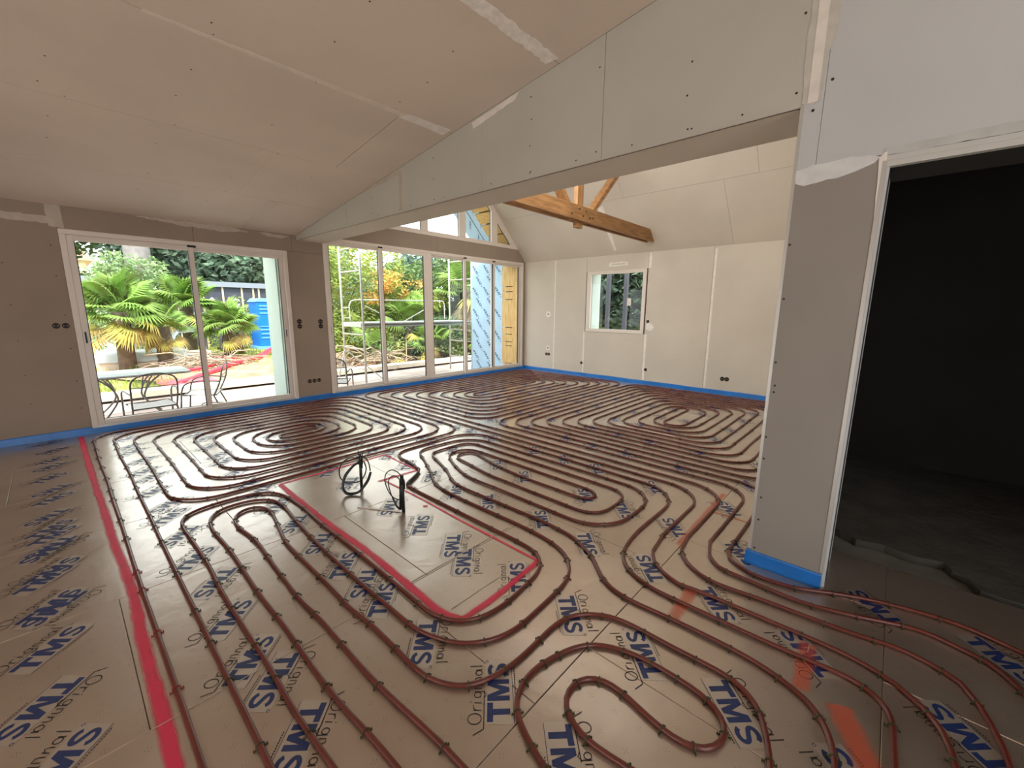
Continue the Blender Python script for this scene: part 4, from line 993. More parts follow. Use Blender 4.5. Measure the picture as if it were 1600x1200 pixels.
# ------------------------------------------------------------------ garden furniture
M['steel'] = mat('grey_tube_steel', lin(118, 112, 108), .45, metal=.3)
M['mesh_seat'] = mat('light_grey_mesh_fabric', lin(196, 192, 186), .7, var=.05, scale=20)
M['tabletop'] = mat('frosted_glass_top', lin(196, 200, 210), .15, coat=.5)
def garden_chair(loc, rz, label):
    r = empty('garden_chair', (loc[0], loc[1], ZT), label, 'chair', 'grey garden chairs on the terrace'); rt = .0115
    def T_(p): return (loc[0]+p[0], loc[1]+p[1], ZT+p[2])
    # faces +y: back at y=-.26
    back = [(-.235, -.16, .40), (-.245, -.26, .62), (-.235, -.30, .80), (-.15, -.32, .875), (0, -.325, .90), (.15, -.32, .875), (.235, -.30, .80), (.245, -.26, .62), (.235, -.16, .40)]
    MB().tube([T_(p) for p in smooth_path(back, .03)], rt, 8).tube([T_((-.24, -.285, .72)), T_((.24, -.285, .72))], .006, 6).build('back_hoop', M['steel'], r, smooth=True)
    v = []; n = 6
    for j, (y, z, w) in enumerate(((-.17, .43, .22), (-.235, .56, .228), (-.27, .68, .228), (-.295, .79, .222), (-.315, .865, .14))):
        for i in range(n+1): v.append(T_((w*(-1+2*i/n), y-.012*math.cos(math.pi*(i/n-.5)), z)))
    mesh_obj('back_sling', v, [(j*(n+1)+i, j*(n+1)+i+1, (j+1)*(n+1)+i+1, (j+1)*(n+1)+i) for j in range(4) for i in range(n)], M['mesh_seat_thin'], r, smooth=True)
    MB().tube([T_(p) for p in [(-.23, -.2, .42), (-.235, .22, .44), (.235, .22, .44), (.23, -.2, .42)]], rt, 8, closed=True).build('seat_rail', M['steel'], r, smooth=True)
    v = [T_((-.22+.44*i/6, -.19+.4*j/5, .43+.015*j/5-.015*math.sin(math.pi*i/6))) for j in range(6) for i in range(7)]
    mesh_obj('seat', v, [(j*7+i, j*7+i+1, j*7+i+8, j*7+i+7) for j in range(5) for i in range(6)], M['mesh_seat'], r, smooth=True)
    for s in (-1, 1):
        MB().tube([T_(p) for p in smooth_path([(s*.235, -.16, .42), (s*.26, -.24, .2), (s*.275, -.30, 0)], .05)], rt, 8).build('leg', M['steel'], r, smooth=True)
        MB().tube([T_(p) for p in smooth_path([(s*.275, .28, 0), (s*.27, .25, .3), (s*.27, .22, .52), (s*.272, .16, .62), (s*.272, 0, .655), (s*.262, -.16, .645), (s*.245, -.26, .63)], .03)], rt, 8).build('arm_leg', M['steel'], r, smooth=True)
    MB().tube([T_(p) for p in smooth_path([(-.25, -.2, .2), (-.1, .02, .24), (.1, .02, .24), (.25, -.2, .2)], .05)], .008, 6).build('brace', M['steel'], r, smooth=True)
    r.rotation_euler = (0, 0, math.radians(rz)); return r
tm, N, L, P = newmat('see_through_sling'); P.inputs['Base Color'].default_value = lin(190, 190, 192); P.inputs['Alpha'].default_value = .35; M['mesh_seat_thin'] = tm
garden_chair((.80, 7.50, 0), 4, 'grey metal garden chair with its back to the left glass door')
garden_chair((1.50, 8.0, 0), 68, 'grey metal garden chair standing sideways at the end of the garden table')
garden_chair((3.42, 7.55, 0), -35, 'grey metal garden chair seen at the left edge of the wide glass door')
gt = empty('garden_table', (.45, 8.9, ZT), 'long garden table with a pale glass top behind the garden chairs', 'table')
MB().prism([(-.55, 8.5), (1.38, 8.5), (1.45, 8.57), (1.45, 9.25), (1.38, 9.32), (-.55, 9.32)], .02, 2, .34).build('table_top', M['tabletop'], gt, bevel=.004)
MB().tube([(-.54, 8.5, .335), (1.40, 8.5, .335), (1.45, 8.56, .335), (1.45, 9.26, .335), (1.40, 9.32, .335), (-.54, 9.32, .335)], .013, 8, closed=True).build('rim', M['steel'], gt, smooth=True)
for sx, x0 in ((1, .42), (-1, .98)):
    for y_, sy in ((8.62, -1), (9.2, 1)):
        MB().tube(smooth_path([(x0-.1*sx*1.0, y_, .33), (x0+.02*sx, y_-.02*sy, .22), (x0+.10*sx, y_-.1*sy, .08), (x0+.12*sx, y_-.12*sy, -.05), (x0+.03*sx, y_-.06*sy, -.20), (x0-.12*sx, y_+.05*sy, -.37)], .03), .013, 8).build('leg', M['steel'], gt, smooth=True)
        MB().tube(smooth_path([(x0+.0*sx, y_, .33), (x0+.06*sx, y_, .24), (x0+.10*sx, y_-.08*sy, .10)], .03), .010, 6).build('stay', M['steel'], gt, smooth=True)

# ------------------------------------------------------------------ scaffold
M['scaf'] = mat('galvanised_tube', lin(196, 192, 184), .45, metal=.35)
M['deckalu'] = mat('scaffold_deck', lin(190, 196, 186), .5, metal=.2, var=.05)
sf = empty('scaffold', (6.2, 9.2, ZT), 'galvanised mobile scaffold with a platform outside the wide glass door', 'scaffold')
XA_, XB_ = 4.66, 7.9
for x in (XA_, XB_):
    for y in (8.72, 9.68): MB().tube([(x, y, ZT), (x, y, 3.9)], .024, 8).build('post', M['scaf'], sf, smooth=True)
    for z in (.02, .48, .80, 2.2, 2.7, 3.2): MB().tube([(x, 8.72, z), (x, 9.68, z)], .017, 8).build('rung', M['scaf'], sf, smooth=True)
MB().box(XA_-.02, XB_+.02, 8.78, 9.62, .965, 1.065).build('platform', M['deckalu'], sf, bevel=.004)
MB().box(XA_, XB_, 8.77, 8.779, 1.005, 1.03).build('platform_groove', M['gap'], sf)
for y in (9.72,):
    MB().tube(smooth_path([(4.86, y, 1.08), (4.86, y, 1.45), (4.90, y, 1.55), (5.0, y, 1.585), (6.3, y, 1.60), (7.7, y, 1.60), (7.74, y, 1.5), (7.74, y, 1.08)], .06), .015, 8).build('guard_rail', M['scaf'], sf, smooth=True)
    MB().tube([(4.66, y, 1.40), (4.86, y, 1.40)], .014, 6).tube([(4.66, y, 1.16), (4.86, y, 1.16)], .014, 6).build('rail_coupler', M['scaf'], sf)
MB().tube([(6.35, 9.70, 1.05), (7.15, 9.70, 1.42)], .012, 6).tube([(5.25, 9.70, 1.45), (6.0, 9.70, 1.10)], .010, 6).build('diagonal_brace', M['scaf'], sf)
MB().tube([(XA_, 9.68, .42), (5.35, 9.0, ZT)], .014, 6).build('stabiliser', M['scaf'], sf)
MB().tube([(XA_, 9.68, .42), (4.2, 9.2, ZT)], .014, 6).build('stabiliser', M['scaf'], sf)

# ------------------------------------------------------------------ wing wall and soffit with printed membrane
M['membrane'] = mat('pale_blue_membrane', lin(176, 208, 232), .55, var=.04, scale=3, bump=.25, bscale=6)
M['membrane_ink'] = mat('membrane_print', lin(62, 88, 128), .6)
ww = tag(bpy.data.objects.new('wall_wing', None), 'outer wing wall wrapped in pale blue printed membrane', kind='structure'); COL.objects.link(ww)
MB().box(7.5, 7.8, YE+.10, 8.27, -.5, 2.62).build('membrane', M['membrane'], ww)
ink = MB()
def squig(fn, s=1.0):
    base = [[(0, 0), (.02, .035), (.035, .0), (.05, .04)], [(.065, 0), (.07, .04), (.09, .03), (.075, .015), (.095, 0)], [(.11, .0), (.125, .042), (.14, 0)], [(.155, .0), (.155, .04), (.18, .04)], [(.19, .02), (.215, .02)]]
    for st_ in base:
        for a, b_ in zip(st_[:-1], st_[1:]):
            d = Vector((b_[0]-a[0], b_[1]-a[1])); d.normalize(); q = Vector((-d.y, d.x))*.0055
            ink.add([fn(a[0]*s+q.x, a[1]*s+q.y), fn(a[0]*s-q.x, a[1]*s-q.y), fn(b_[0]*s-q.x, b_[1]*s-q.y), fn(b_[0]*s+q.x, b_[1]*s+q.y)], [(0, 1, 2, 3)])
for row in range(11):
    for cc in range(3):
        yb = 7.16+cc*.40+(row % 2)*.13; zb = 2.46-row*.27
        def fn(a, b_): 
            u, v = a*math.cos(-.9)-b_*math.sin(-.9), a*math.sin(-.9)+b_*math.cos(-.9)
            return (7.4985, 8.30-(yb-7.1+u*1.55), zb+v*1.55)
        if yb < 8.0: squig(fn)
ink.build('membrane_print', M['membrane_ink'], ww)
MB().box(7.49, 7.81, YE+.0, YE+.10, -.5, 2.6).build('corner_post', M['pine'], ww)
so = tag(bpy.data.objects.new('soffit', None), 'sloping eaves underside in blue membrane with battens', kind='structure'); COL.objects.link(so)
def soff(x0, x1, y0, y1, off, m, name, t=.03, right=True):
    f_ = (lambda x: 10.1-x+off) if right else (lambda x: 10.1-(2*RX-x)+off)
    k = .7*t if right else -.7*t
    vs = [(x0, y0, f_(x0)), (x1, y0, f_(x1)), (x1, y1, f_(x1)), (x0, y1, f_(x0))]; vs += [(a+k, b_, c+.7*t) for a, b_, c in vs]
    mesh_obj(name, vs, [(0, 1, 2, 3), (7, 6, 5, 4), (0, 4, 5, 1), (1, 5, 6, 2), (2, 6, 7, 3), (3, 7, 4, 0)], m, so)
soff(RX, 7.85, YE, 7.82, 0, M['membrane'], 'membrane'); soff(2*RX-7.85, RX, YE, 7.82, 0, M['membrane'], 'membrane', right=False)
for k in range(12):
    x1 = 7.7-k*.22; soff(x1-.14, x1, YE-.06, 7.02, -.03, M['pine'], 'batten_end', .05)
    soff(x1-.22, x1-.14, YE-.05, 7.0, -.012, M['dark'], 'batten_gap', .02)
soff(RX, 7.8, 7.38, 7.395, -.006, M['membrane_ink'], 'lap_line', .005)
ink = MB()
for row in range(9):
    for cc in range(2):
        def fn(a, b_):
            x = 7.5-row*.26+a*.7+b_*.5; y = 7.1+cc*.36+a*.8-b_*.6
            return (x, y, 10.1-x-.004)
        squig(fn)
ink.build('membrane_print', M['membrane_ink'], so)
# eaves over the left roof
vs = []
for dz in (0, .14): vs += [(-5, 6.9, 2.88+dz), (2.8, 6.9, 2.88+dz), (2.8, 7.25, 2.84+dz), (-5, 7.25, 2.84+dz)]
tag(mesh_obj('trim_eaves', vs, [(0, 3, 2, 1), (4, 5, 6, 7), (0, 1, 5, 4), (1, 2, 6, 5), (2, 3, 7, 6), (3, 0, 4, 7)], M['pine']), 'pale eaves board over the left glass door', kind='structure')
MB().box(2.31, 2.345, YE+.0, YE+.34, ZT, 2.5).build('reveal_panel', M['green'], wa)

# ------------------------------------------------------------------ far shed with black membrane and battens
M['blackmem'] = mat('dark_printed_membrane', lin(66, 68, 82), .6, var=.1, scale=1.5)
M['fascia'] = mat('grey_fascia', lin(140, 146, 158), .6)
M['battenpale'] = mat('pale_batten', lin(226, 206, 176), .7)
M['ink_white'] = mat('white_print', lin(190, 190, 205), .6)
sh = empty('shed', (3, 24, ZG), 'long dark membrane-clad shed with pale vertical battens behind the palms', 'shed')
MB().box(-8, 8.0, 24, 28, -1.2, 2.32).build('wall', M['blackmem'], sh)
MB().box(-8.1, 8.1, 23.85, 28.1, 2.32, 2.56).build('roof_fascia', M['fascia'], sh)
for x in (1.0, 2.2, 3.4, 3.95, 4.05, 4.9, 5.7, 6.5, 7.0, 7.25, 7.75, -1, .1): MB().box(x-.035, x+.035, 23.95, 24.0, -1, 2.32).build('batten', M['battenpale'], sh)
MB().box(4.0, 8, 23.94, 24, 1.02, 1.12).build('rail', M['fascia'], sh)
i2 = MB()
for k in range(9):
    x = 3.6+k*.5
    if k % 2: i2.prism([(x, 1.55), (x+.3, 1.55), (x+.15, 1.35)], .004, 1, 23.985); i2.prism([(x, 1.7), (x+.3, 1.7), (x+.15, 1.85)], .004, 1, 23.985)
    else:
        for j in range(4): i2.bar((x+.08*j, 23.988, 1.25+.12*j), (x+.08*j+.12, 23.988, 1.5+.12*j), .004, .05)
i2.build('printed_marks', M['ink_white'], sh)
# house roof beyond, upper left
fh = empty('distant_house', (.2, 44, ZG), 'pale distant house roof at the top left of the left glass door', 'house')
MB().box(-6, 2.2, 44, 50, -.5, 4.6).build('wall', M['kerbstone'], fh)
MB().prism([(-6.5, 4.6), (2.6, 4.6), (1.6, 6.2), (-5.5, 6.2)], 7, 1, 43.6).build('roof', mat('pale_red_tiles', lin(206, 168, 152), .8, var=.1, scale=3), fh)

# ------------------------------------------------------------------ portable toilet
M['bluep'] = mat('blue_plastic', lin(16, 122, 226), .4); M['bluel'] = mat('light_blue_plastic', lin(120, 190, 245), .4)
to = empty('portable_toilet', (6.75, 21.5, ZG), 'bright blue portable toilet cabin at the right side of the left glass door', 'portable toilet')
MB().box(6.2, 7.3, 21, 22.1, ZG, 1.62).build('cabin', M['bluep'], to, bevel=.03)
MB().prism([(6.15, 1.62), (7.35, 1.62), (7.2, 1.78), (6.3, 1.78)], 1.2, 1, 20.95).build('roof', M['bluel'], to, bevel=.02)
for z in (.0, .18, .36, 1.1, 1.28, 1.42): MB().box(6.3, 7.2, 20.97, 21, z, z+.05).build('rib', M['bluel'], to)
MB().box(6.28, 7.2, 20.975, 21, .52, .55).build('rib', M['bluel'], to)
MB().box(6.1, 7.4, 20.9, 22.2, ZG, ZG+.12).build('base', M['bluel'], to)

# ------------------------------------------------------------------ stacks, pile, crate, tarp
M['sheet_white'] = mat('white_plastic_sheet', lin(206, 210, 212), .45, var=.05, scale=2, bump=.5, bscale=4)
def sheeted(x0, x1, y0, y1, h, label, seed):
    r = empty('sheeted_stack', ((x0+x1)/2, (y0+y1)/2, ZG), label, 'stack')
    MB().box(x0, x1, y0, y1, ZG, ZG+h*.6).build('slabs', M['kerbstone'], r, bevel=.02)
    nx, ny = 18, 12; vs = []
    for j in range(ny+1):
        for i in range(nx+1):
            u, v = i/nx, j/ny; x = x0-.06+(x1-x0+.12)*u; y = y0-.06+(y1-y0+.12)*v
            e = min(u, 1-u, v*.8, (1-v)*.8); z = ZG+h*(1-max(0, .07-e)*7)+.05*noise.noise(Vector((x*2, y*2, seed)))+.03*noise.noise(Vector((x*6, y*6, seed)))
            vs.append((x, y, z))
    mesh_obj('sheet', vs, [(j*(nx+1)+i, j*(nx+1)+i+1, (j+1)*(nx+1)+i+1, (j+1)*(nx+1)+i) for j in range(ny) for i in range(nx)], M['sheet_white'], r, smooth=True)
sheeted(.75, 3.0, 16.6, 18.4, .50, 'low stack of slabs under a white sheet on the grass, the nearer one', 1)
sheeted(.6, 3.4, 20.0, 22.0, .62, 'low stack of slabs under a white sheet, the farther one', 5)
st_ = empty('stone_block', (3.15, 17.2, ZG), 'pale stone block at the right end of the sheeted stack', 'block')
MB().box(2.95, 3.5, 16.9, 17.5, ZG, ZG+.42).build('block', M['kerbstone'], st_, bevel=.02)
M['twig'] = mat('dry_twigs', lin(176, 158, 138), .9, island=.3)
def brush(name, cx, cy, rx, ry, h, n, label, m, lmin=.4, lmax=1.3, z=ZG, cat='brush pile'):
    b = MB(); rnd = random.Random(int(cx*10)+len(name))
    for _ in range(n):
        a = rnd.random()*6.28; q = rnd.random()**.6; x = cx+rx*q*math.cos(a); y = cy+ry*q*math.sin(a); zz_ = z+h*(1-q*q)*rnd.random()
        l = rnd.uniform(lmin, lmax); d = Vector((rnd.uniform(-1, 1), rnd.uniform(-.8, .8), rnd.uniform(-.2, .22))).normalized()*l
        p = Vector((x, y, zz_)); mid_ = p+d*.5+Vector((0, 0, l*.12))
        b.tube([p, mid_, p+d], rnd.uniform(.008, .02), 4, cap=False)
    o = b.build(name, m, kind='stuff'); return tag(o, label, cat)
brush('brush_pile', 3.0, 15.6, 1.0, .6, .35, 170, 'heap of grey pruned twigs behind the sliding door bar', M['twig'])
brush('branch_litter', 6.6, 11.95, 1.6, .35, .55, 110, 'dead palm branches lying behind the kerb beneath the hedge', M['twig'], cat='branches')
M['redhose'] = mat('red_corrugated_duct', lin(236, 52, 78), .5)
h = tag(MB().tube(smooth_path([(6.5, 20.5, -.42), (5.07, 17.4, -.40), (4.41, 16.2, -.36), (3.51, 14.9, -.36), (2.8, 13.8, -.38), (2.3, 13.1, -.4), (1.9, 12.4, -.4)], .2), .07, 8).build('red_duct', M['redhose'], smooth=True), 'thick red corrugated duct crossing the soil toward the blue cabin', 'duct')
h = tag(MB().tube(smooth_path([(6.7, 20.3, -.42), (5.3, 17.5, -.38), (4.6, 16.3, -.36), (4.0, 16.9, -.34), (3.7, 17.6, -.36)], .2), .045, 8).tube([(3.2, 15.2, -.36), (2.6, 14.6, -.37), (2.0, 14.4, -.38)], .04, 8).build('red_duct', M['redhose'], smooth=True), 'thinner red duct bent back toward the twig heap', 'duct')
M['netting'] = mat('pink_netting', lin(236, 96, 110), .7, var=.2, scale=8)
nt = []; 
for j in range(7):
    for i in range(11): nt.append((1.5+i*.11, 12.0+j*.16+.05*math.sin(i), -.40+.07*noise.noise(Vector((i*.6, j*.6, 2)))))
tag(mesh_obj('marker_netting', nt, [(j*11+i, j*11+i+1, j*11+i+12, j*11+i+11) for j in range(6) for i in range(10)], M['netting'], smooth=True), 'crumpled pink marker netting on the ground behind the garden chair', 'netting')
M['tarp'] = mat('grey_tarp', lin(150, 158, 166), .6, var=.2, scale=4, bump=.6, bscale=5)
ta = empty('tarp_frame', (3.2, 18.6, ZG), 'low frame draped with a crumpled grey tarp, beside the sliding door bar', 'tarp')
vs = []
for j in range(7):
    for i in range(13):
        u, v = i/12, j/6; vs.append((2.75+u*1.0, 18.3+v*.7, .78-.55*max(0, abs(v-.5)*2-.5)-.7*max(0, .12-u)*4+.08*noise.noise(Vector((i*.7, j*.7, 1)))))
mesh_obj('tarp', vs, [(j*13+i, j*13+i+1, j*13+i+14, j*13+i+13) for j in range(6) for i in range(12)], M['tarp'], ta, smooth=True)
for x, y in ((2.8, 18.4), (3.7, 18.4), (2.8, 18.9), (3.7, 18.9)): MB().tube([(x, y, ZG), (x, y, .74)], .03, 6).build('leg', M['tarp'], ta)
M['crate'] = mat('dark_grey_crate', lin(88, 88, 96), .6, var=.1)
ct = empty('broken_crate', (5.4, 21.8, ZG), 'broken dark grey crate standing in the grass left of the blue cabin', 'crate')
MB().box(4.9, 5.75, 21.5, 21.56, ZG+.1, ZG+.5).build('side', M['crate'], ct); MB().box(4.9, 4.96, 21.5, 22.1, ZG+.1, ZG+.5).build('side', M['crate'], ct)
MB().box(4.8, 5.8, 21.4, 22.1, ZG+.04, ZG+.1).build('base', M['dark'], ct)
for k, (x, h_) in enumerate(((4.95, .5), (5.15, .95), (5.32, .7), (5.48, 1.0), (5.66, .62))):
    MB().prism([(x-.09, ZG+.45), (x+.09, ZG+.45), (x+.05+.03*k, ZG+.4+h_*.8), (x, ZG+.45+h_)], .04, 1, 21.7).build('shard', M['crate'], ct)

# ------------------------------------------------------------------ vegetation
def foliage_mat(name, c, c2, isl=.28): return mat(name, c, .6, col2=c2, scale=.9, detail=3, island=isl, trans=.2, spec=.3)
M['bark'] = mat('bark', lin(110, 96, 84), .9, var=.2, scale=6, bump=.5, bscale=12)
M['lf_yellow'] = foliage_mat('leaf_yellow_green', lin(176, 186, 96), lin(136, 156, 76))
M['lf_mid'] = foliage_mat('leaf_mid_green', lin(122, 146, 88), lin(92, 118, 70))
M['lf_dark'] = foliage_mat('leaf_dark_green', lin(112, 134, 108), lin(84, 106, 88))
M['lf_blue'] = foliage_mat('leaf_bluish_green', lin(122, 146, 126), lin(92, 116, 102))
M['lf_orange'] = foliage_mat('leaf_orange', lin(232, 168, 104), lin(218, 190, 96))
M['lf_pale'] = foliage_mat('leaf_pale_green', lin(164, 184, 134), lin(128, 154, 106))
M['palm'] = foliage_mat('palm_leaf', lin(152, 176, 86), lin(108, 142, 68), .22)
M['palm_dry'] = foliage_mat('palm_leaf_dry', lin(206, 190, 104), lin(178, 160, 98), .22)
M['palm_grey'] = foliage_mat('palm_leaf_withered', lin(188, 172, 140), lin(160, 140, 112), .22)
def foliage(b, cx, cy, cz, rx, ry, rz, n, size, rnd, slim=.45):
    blobs = [(rnd.uniform(-.6, .6), rnd.uniform(-.6, .6), rnd.uniform(-.65, .7), rnd.uniform(.28, .5)) for _ in range(16)]
    for _ in range(n):
        bx, by, bz, br = rnd.choice(blobs); th = rnd.random()*6.283; ph = math.acos(rnd.uniform(-1, 1)); q = br*(.55+.45*rnd.random()**.4)
        x = cx+rx*(bx+q*math.sin(ph)*math.cos(th)); y = cy+ry*(by+q*math.sin(ph)*math.sin(th)); z = cz+rz*(bz+q*math.cos(ph))
        if z < ZG: z = ZG+rnd.random()*.2
        d = Vector((rnd.uniform(-1, 1), rnd.uniform(-1, 1), rnd.uniform(-.7, .5))).normalized(); s = d.cross(Vector((rnd.uniform(-1, 1), rnd.uniform(-1, 1), rnd.uniform(-1, 1)))).normalized()
        L_ = size*rnd.uniform(.6, 1.3); w = L_*slim; p = Vector((x, y, z)); k = len(b.v)
        b.v += [tuple(p), tuple(p+d*L_*.5+s*w*.5), tuple(p+d*L_), tuple(p+d*L_*.5-s*w*.5)]; b.f.append((k, k+1, k+2, k+3)); b.m.append(0)
def tree(name, x, y, h, w, m, label, cat='tree', n=2600, size=.17, trunk=.10, base=.12, seed=1, slim=.45, extra=None, group=None):
    rnd = random.Random(seed); r = empty(name, (x, y, ZG), label, cat, group or {'tree': 'trees beyond the garden', 'bush': 'bushes and hedges in the garden'}.get(cat))
    t = MB(); z1 = ZG+h*.7
    t.tube([(x, y, ZG-.05), (x+.1*w*rnd.uniform(-1, 1), y, ZG+h*.3), (x+.15*w*rnd.uniform(-1, 1), y+.1, z1)], trunk, 7, rfun=lambda q: trunk*(1-.6*q))
    for k in range(6):
        a = rnd.random()*6.28; z0 = ZG+h*rnd.uniform(.2, .5)
        t.tube([(x, y, z0), (x+w*.25*math.cos(a), y+w*.25*math.sin(a), z0+h*.2), (x+w*.38*math.cos(a), y+w*.38*math.sin(a), z0+h*.4)], trunk*.4, 5, rfun=lambda q: trunk*.4*(1-.7*q))
    t.build('trunk', M['bark'], r, smooth=True)
    b = MB(); foliage(b, x, y, ZG+h*(.5+base/2), w*.62, w*.5, h*.5*(1-base), n, size, rnd, slim)
    b.build('foliage', M[m], r, kind='stuff')
    if extra:
        for (ex, ey, ez, er, em, en) in extra:
            e = MB(); foliage(e, ex, ey, ez, er, er*.5, er*.55, en, size*.9, rnd, slim); e.build('blossom' if em == 'lf_orange' else 'foliage', M[em], r, kind='stuff')
    return r
# hedge behind the scaffold
tree('bamboo_clump', 6.2, 13.6, 4.0, 2.4, 'lf_yellow', 'yellow-green bamboo clump at the left of the wide glass door', 'bush', 9000, .17, .04, .0, 11, .3, [(7.6, 13.2, 1.75, .55, 'lf_orange', 260), (6.9, 12.9, 2.3, .5, 'lf_pale', 300)])
tree('bamboo_clump', 8.0, 13.9, 3.8, 2.4, 'lf_yellow', 'bamboo clump with orange leaves behind the first scaffold posts', 'bush', 8500, .17, .04, .0, 12, .3, [(7.75, 12.9, 2.3, .8, 'lf_orange', 420)])
tree('shrub', 10.0, 14.2, 3.7, 2.7, 'lf_mid', 'broad green shrub with orange tips behind the centre post', 'bush', 8500, .18, .06, .0, 13, .4, [(9.0, 13.2, 2.0, .8, 'lf_orange', 300), (9.6, 13.0, 1.5, .9, 'lf_yellow', 700)])
tree('shrub', 12.1, 14.4, 4.2, 2.6, 'lf_mid', 'green shrub right of the centre post of the wide glass door', 'bush', 8500, .18, .06, .0, 14, .4)
tree('shrub', 14.2, 14.6, 4.6, 2.8, 'lf_dark', 'dark shrub beside the blue wing wall', 'bush', 4200, .18, .06, .0, 15)
tree('low_shrub', 9.2, 12.3, 1.7, 2.2, 'lf_dark', 'low dark shrub below the scaffold platform, centre', 'bush', 3000, .12, .03, .0, 16)
tree('low_shrub', 10.9, 12.2, 1.7, 1.9, 'lf_pale', 'low pale-leaved shrub below the platform at its right end', 'bush', 3000, .12, .03, .0, 17, .6)
tree('low_shrub', 7.2, 13.0, 1.5, 1.8, 'lf_pale', 'low dusty shrub below the left end of the platform', 'bush', 1800, .11, .03, .0, 18)
tree('tall_tree', 13.6, 21.5, 5.5, 6.0, 'lf_blue', 'tall bluish tree rising behind the hedge, centre', 'tree', 9000, .32, .2, .1, 21)
tree('tall_tree', 18.6, 21.5, 5.0, 5.0, 'lf_blue', 'tall bluish tree rising behind the hedge, nearer the wing wall', 'tree', 4500, .26, .2, .1, 22)
tree('thin_tree', 11.0, 23, 5.6, 3.6, 'lf_dark', 'thin-crowned tree against the sky at the left of the wide glass door', 'tree', 1300, .22, .12, .15, 23)
# behind the shed
tree('conifer', -.8, 31, 7.0, 6.0, 'lf_mid', 'green tree at the far left behind the shed', 'tree', 9000, .42, .25, .05, 31)
tree('conifer', 4.2, 32, 9.5, 4.5, 'lf_dark', 'dark tree behind the shed left of the sliding door bar', 'tree', 8000, .42, .3, .1, 32)
tree('conifer', 8.0, 31, 7.6, 6.8, 'lf_dark', 'dark broad tree behind the shed right of the sliding door bar', 'tree', 11000, .44, .3, .0, 33)
tree('conifer', 12.2, 31.5, 7.4, 5.4, 'lf_mid', 'mid green tree behind the shed near the blue cabin', 'tree', 9000, .42, .3, .0, 34)
tree('pale_shrub', 2.2, 19.6, 3.7, 2.3, 'lf_pale', 'tall pale-leaved shrub standing behind the largest palm', 'bush', 5200, .15, .06, .0, 35, .5)
tree('pale_shrub', 2.0, 22.8, 2.6, 2.6, 'lf_blue', 'bluish shrub behind the sheeted stacks', 'bush', 2500, .16, .06, .0, 36)
tree('weedy_bush', 5.55, 22.6, 2.2, 1.6, 'lf_yellow', 'yellowish weedy bush left of the blue cabin', 'bush', 2600, .13, .03, .0, 37)
gtk = empty('bare_tree', (3.35, 27.9+1.2, ZG), 'massive grey tree trunk rising behind the shed roof', 'tree')
MB().tube([(3.35, 29.1, ZG), (3.4, 29.1, 2.0), (3.35, 29.1, 8.0)], .5, 12, rfun=lambda q: .62-.12*q).build('trunk', mat('grey_bark', lin(128, 122, 118), .9, var=.15, scale=4, bump=.6, bscale=8), gtk, smooth=True)

# palms -------------------------------------------------------------
def frond_mesh(m, name, seed, droop=.25, seg=24, R_=.55, pet=.6):
    rnd = random.Random(seed); b = MB()
    b.tube([(0, 0, 0), (pet*.5, 0, .04), (pet, 0, 0)], .012, 5)
    for i in range(seg):
        a = math.radians(-118+236*i/(seg-1)); l = R_*(1-.18*abs(math.sin(a/2)))*rnd.uniform(.9, 1.05); w = .030
        d = Vector((math.cos(a), math.sin(a), 0)); s = Vector((-d.y, d.x, 0)); o = Vector((pet, 0, 0))
        k = len(b.v); z1 = .03; z2 = -droop*l*.9
        b.v += [tuple(o), tuple(o+d*l*.55+s*w+Vector((0, 0, z1-.01))), tuple(o+d*l*.55+Vector((0, 0, z1+.012))), tuple(o+d*l*.55-s*w+Vector((0, 0, z1-.01))), tuple(o+d*l+Vector((0, 0, z2)))]
        b.f += [(k, k+1, k+2), (k, k+2, k+3), (k+1, k+4, k+2), (k+2, k+4, k+3)]; b.m += [0]*4
    me = bpy.data.meshes.new(name); me.from_pydata(b.v, [], b.f); me.materials.append(m); return me
FR = [frond_mesh(M['palm'], 'frond', k, .15+.12*k) for k in range(3)]; FD = frond_mesh(M['palm_dry'], 'frond', 9, .5); FG = frond_mesh(M['palm_grey'], 'frond', 10, .8)
def palm(x, y, h, sc, label, n=26, dry=4, grey=0, seed=1, lean=0):
    rnd = random.Random(seed); r = empty('fan_palm', (x, y, ZG), label, 'palm', 'fan palms in the garden')
    b = MB(); 
    b.tube([(x, y, ZG-.05), (x+lean*.5, y, ZG+h*.5), (x+lean, y, ZG+h)], .13, 10, rfun=lambda q: .21+.03*math.sin(q*60)*.6)
    b.build('trunk', M['bark'], r, smooth=True)
    for k in range(n+dry+grey):
        if k < n: el = rnd.uniform(-5, 80); me = FR[k % 3]
        elif k < n+dry: el = rnd.uniform(-40, -15); me = FD
        else: el = rnd.uniform(-80, -50); me = FG
        az = rnd.random()*360 if k < n else rnd.uniform(200, 340)
        o = bpy.data.objects.new('frond', me); COL.objects.link(o); o.parent = r
        o.location = (lean, 0, h+rnd.uniform(-.12, .05)-(.15 if k >= n else 0))
        o.rotation_euler = Matrix.Rotation(math.radians(az), 3, 'Z').to_4x4().to_euler() if 0 else (Matrix.Rotation(math.radians(az), 4, 'Z') @ Matrix.Rotation(math.radians(-el), 4, 'Y') @ Matrix.Rotation(rnd.uniform(-.5, .5), 4, 'X')).to_euler()
        s = sc*rnd.uniform(.8, 1.1); o.scale = (s, s, s)
    return r
palm(1.35, 16.4, 1.7, 1.1, 'large fan palm with hanging yellow leaves at the left of the left glass door', 44, 8, 0, 3)
palm(2.25, 16.6, 1.25, .8, 'smaller fan palm with yellowing skirt in front of the large one', 18, 6, 0, 4)
palm(3.3, 18.8, 1.9, 1.1, 'fan palm just left of the sliding door bar', 40, 2, 0, 5)
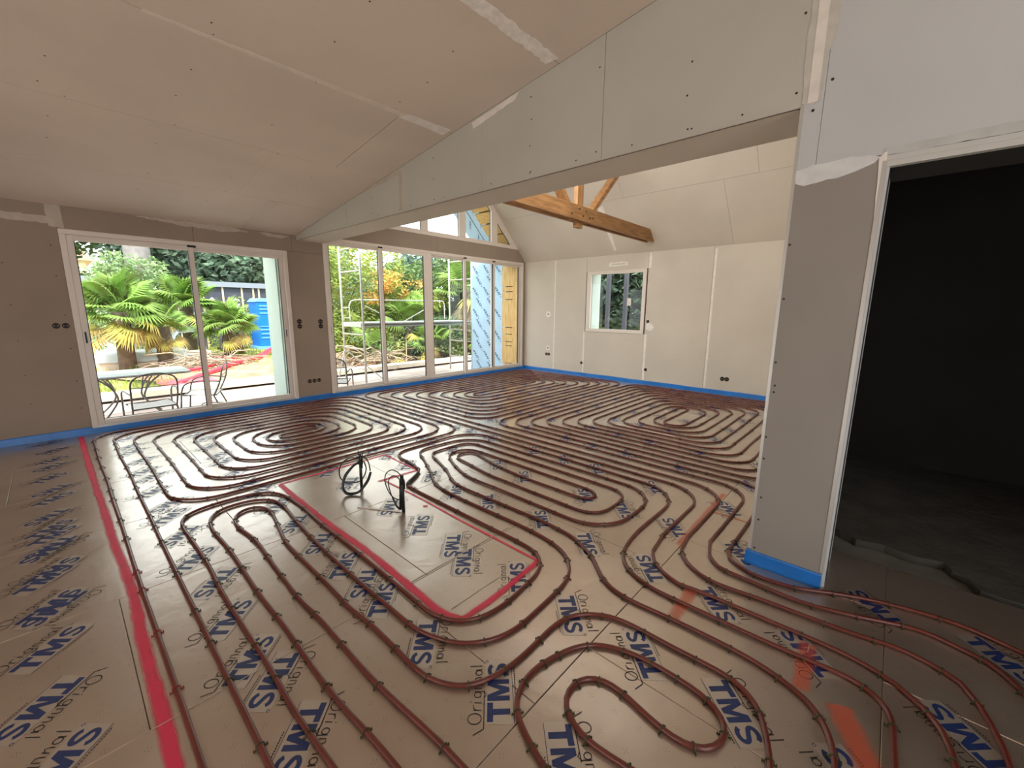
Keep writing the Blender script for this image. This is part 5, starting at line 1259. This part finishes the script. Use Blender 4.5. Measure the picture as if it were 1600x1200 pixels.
palm(4.3, 18.0, 1.15, .98, 'bushy fan palm right of the sliding door bar before the shed', 46, 2, 0, 6)
palm(5.0, 19.6, .95, .62, 'short fan palm with drooping leaves beside the blue cabin', 20, 3, 4, 7)
palm(8.6, 12.8, 1.35, 1.1, 'bright green fan palm behind the scaffold platform', 26, 1, 0, 8)
palm(8.9, 11.9, .75, .9, 'low fan palm with pale drooping leaves under the platform', 14, 3, 2, 9)
palm(7.0, 12.0, .55, 1.0, 'withered fan palm stump left below the platform', 2, 3, 12, 10)
palm(10.9, 12.2, 2.55, 1.3, 'tall fan palm with a skirt of withered leaves by the right scaffold posts', 22, 2, 16, 12)
palm(12.6, 13.0, 3.1, 1.3, 'tall shaded fan palm beside the blue wing wall', 20, 2, 20, 13)
palm(11.2, 11.6, .5, .8, 'small sprouting palm at the foot of the wing wall', 14, 2, 3, 14)
# rough grass
gb = MB(); rnd = random.Random(5)
for _ in range(9000):
    x = rnd.uniform(-2, 9); y = 11.0+rnd.random()**1.3*13
    if 2.2 < x and y < 15.5 and rnd.random() < .93: continue
    p = Vector((x, y, ZG-.02)); a = rnd.random()*6.28; l = rnd.uniform(.06, .26); k = len(gb.v)
    gb.v += [tuple(p+Vector((math.cos(a)*.012, math.sin(a)*.012, 0))), tuple(p-Vector((math.cos(a)*.012, math.sin(a)*.012, 0))), tuple(p+Vector((rnd.uniform(-.08, .08), rnd.uniform(-.08, .08), l)))]
    gb.f.append((k, k+1, k+2)); gb.m.append(0)
M['grass'] = foliage_mat('grass_blades', lin(168, 176, 80), lin(120, 140, 56), .3)
tag(gb.build('rough_grass', M['grass'], kind='stuff'), 'rough yellowing grass around the slab stacks', 'grass')
# beyond the small window
tree('laurel_hedge', 12.6, 5.2, 4.6, 3.6, 'lf_dark', 'dense hedge seen through the small right window, right part', 'bush', 17000, .26, .06, .0, 41, .4)
tree('laurel_hedge', 12.6, 8.0, 4.6, 3.6, 'lf_mid', 'dense hedge seen through the small right window, left part', 'bush', 16000, .26, .06, .0, 42, .4)
tree('laurel_hedge', 11.4, 3.4, 3.8, 2.6, 'lf_blue', 'paler hedge bush seen at the right edge of the small window', 'bush', 9000, .2, .06, .0, 43, .4)
for i, (x, y) in enumerate(((9.6, 5.45), (9.7, 5.02))):
    p = empty('grey_post', (x, y, ZG), ['slim grey post outside the small window, the left of two', 'slim grey post outside the small window, the right of two'][i], 'post')
    MB().box(x-.04, x+.04, y-.05, y+.05, ZG, 3.4).build('shaft', M['crate'], p, bevel=.006)
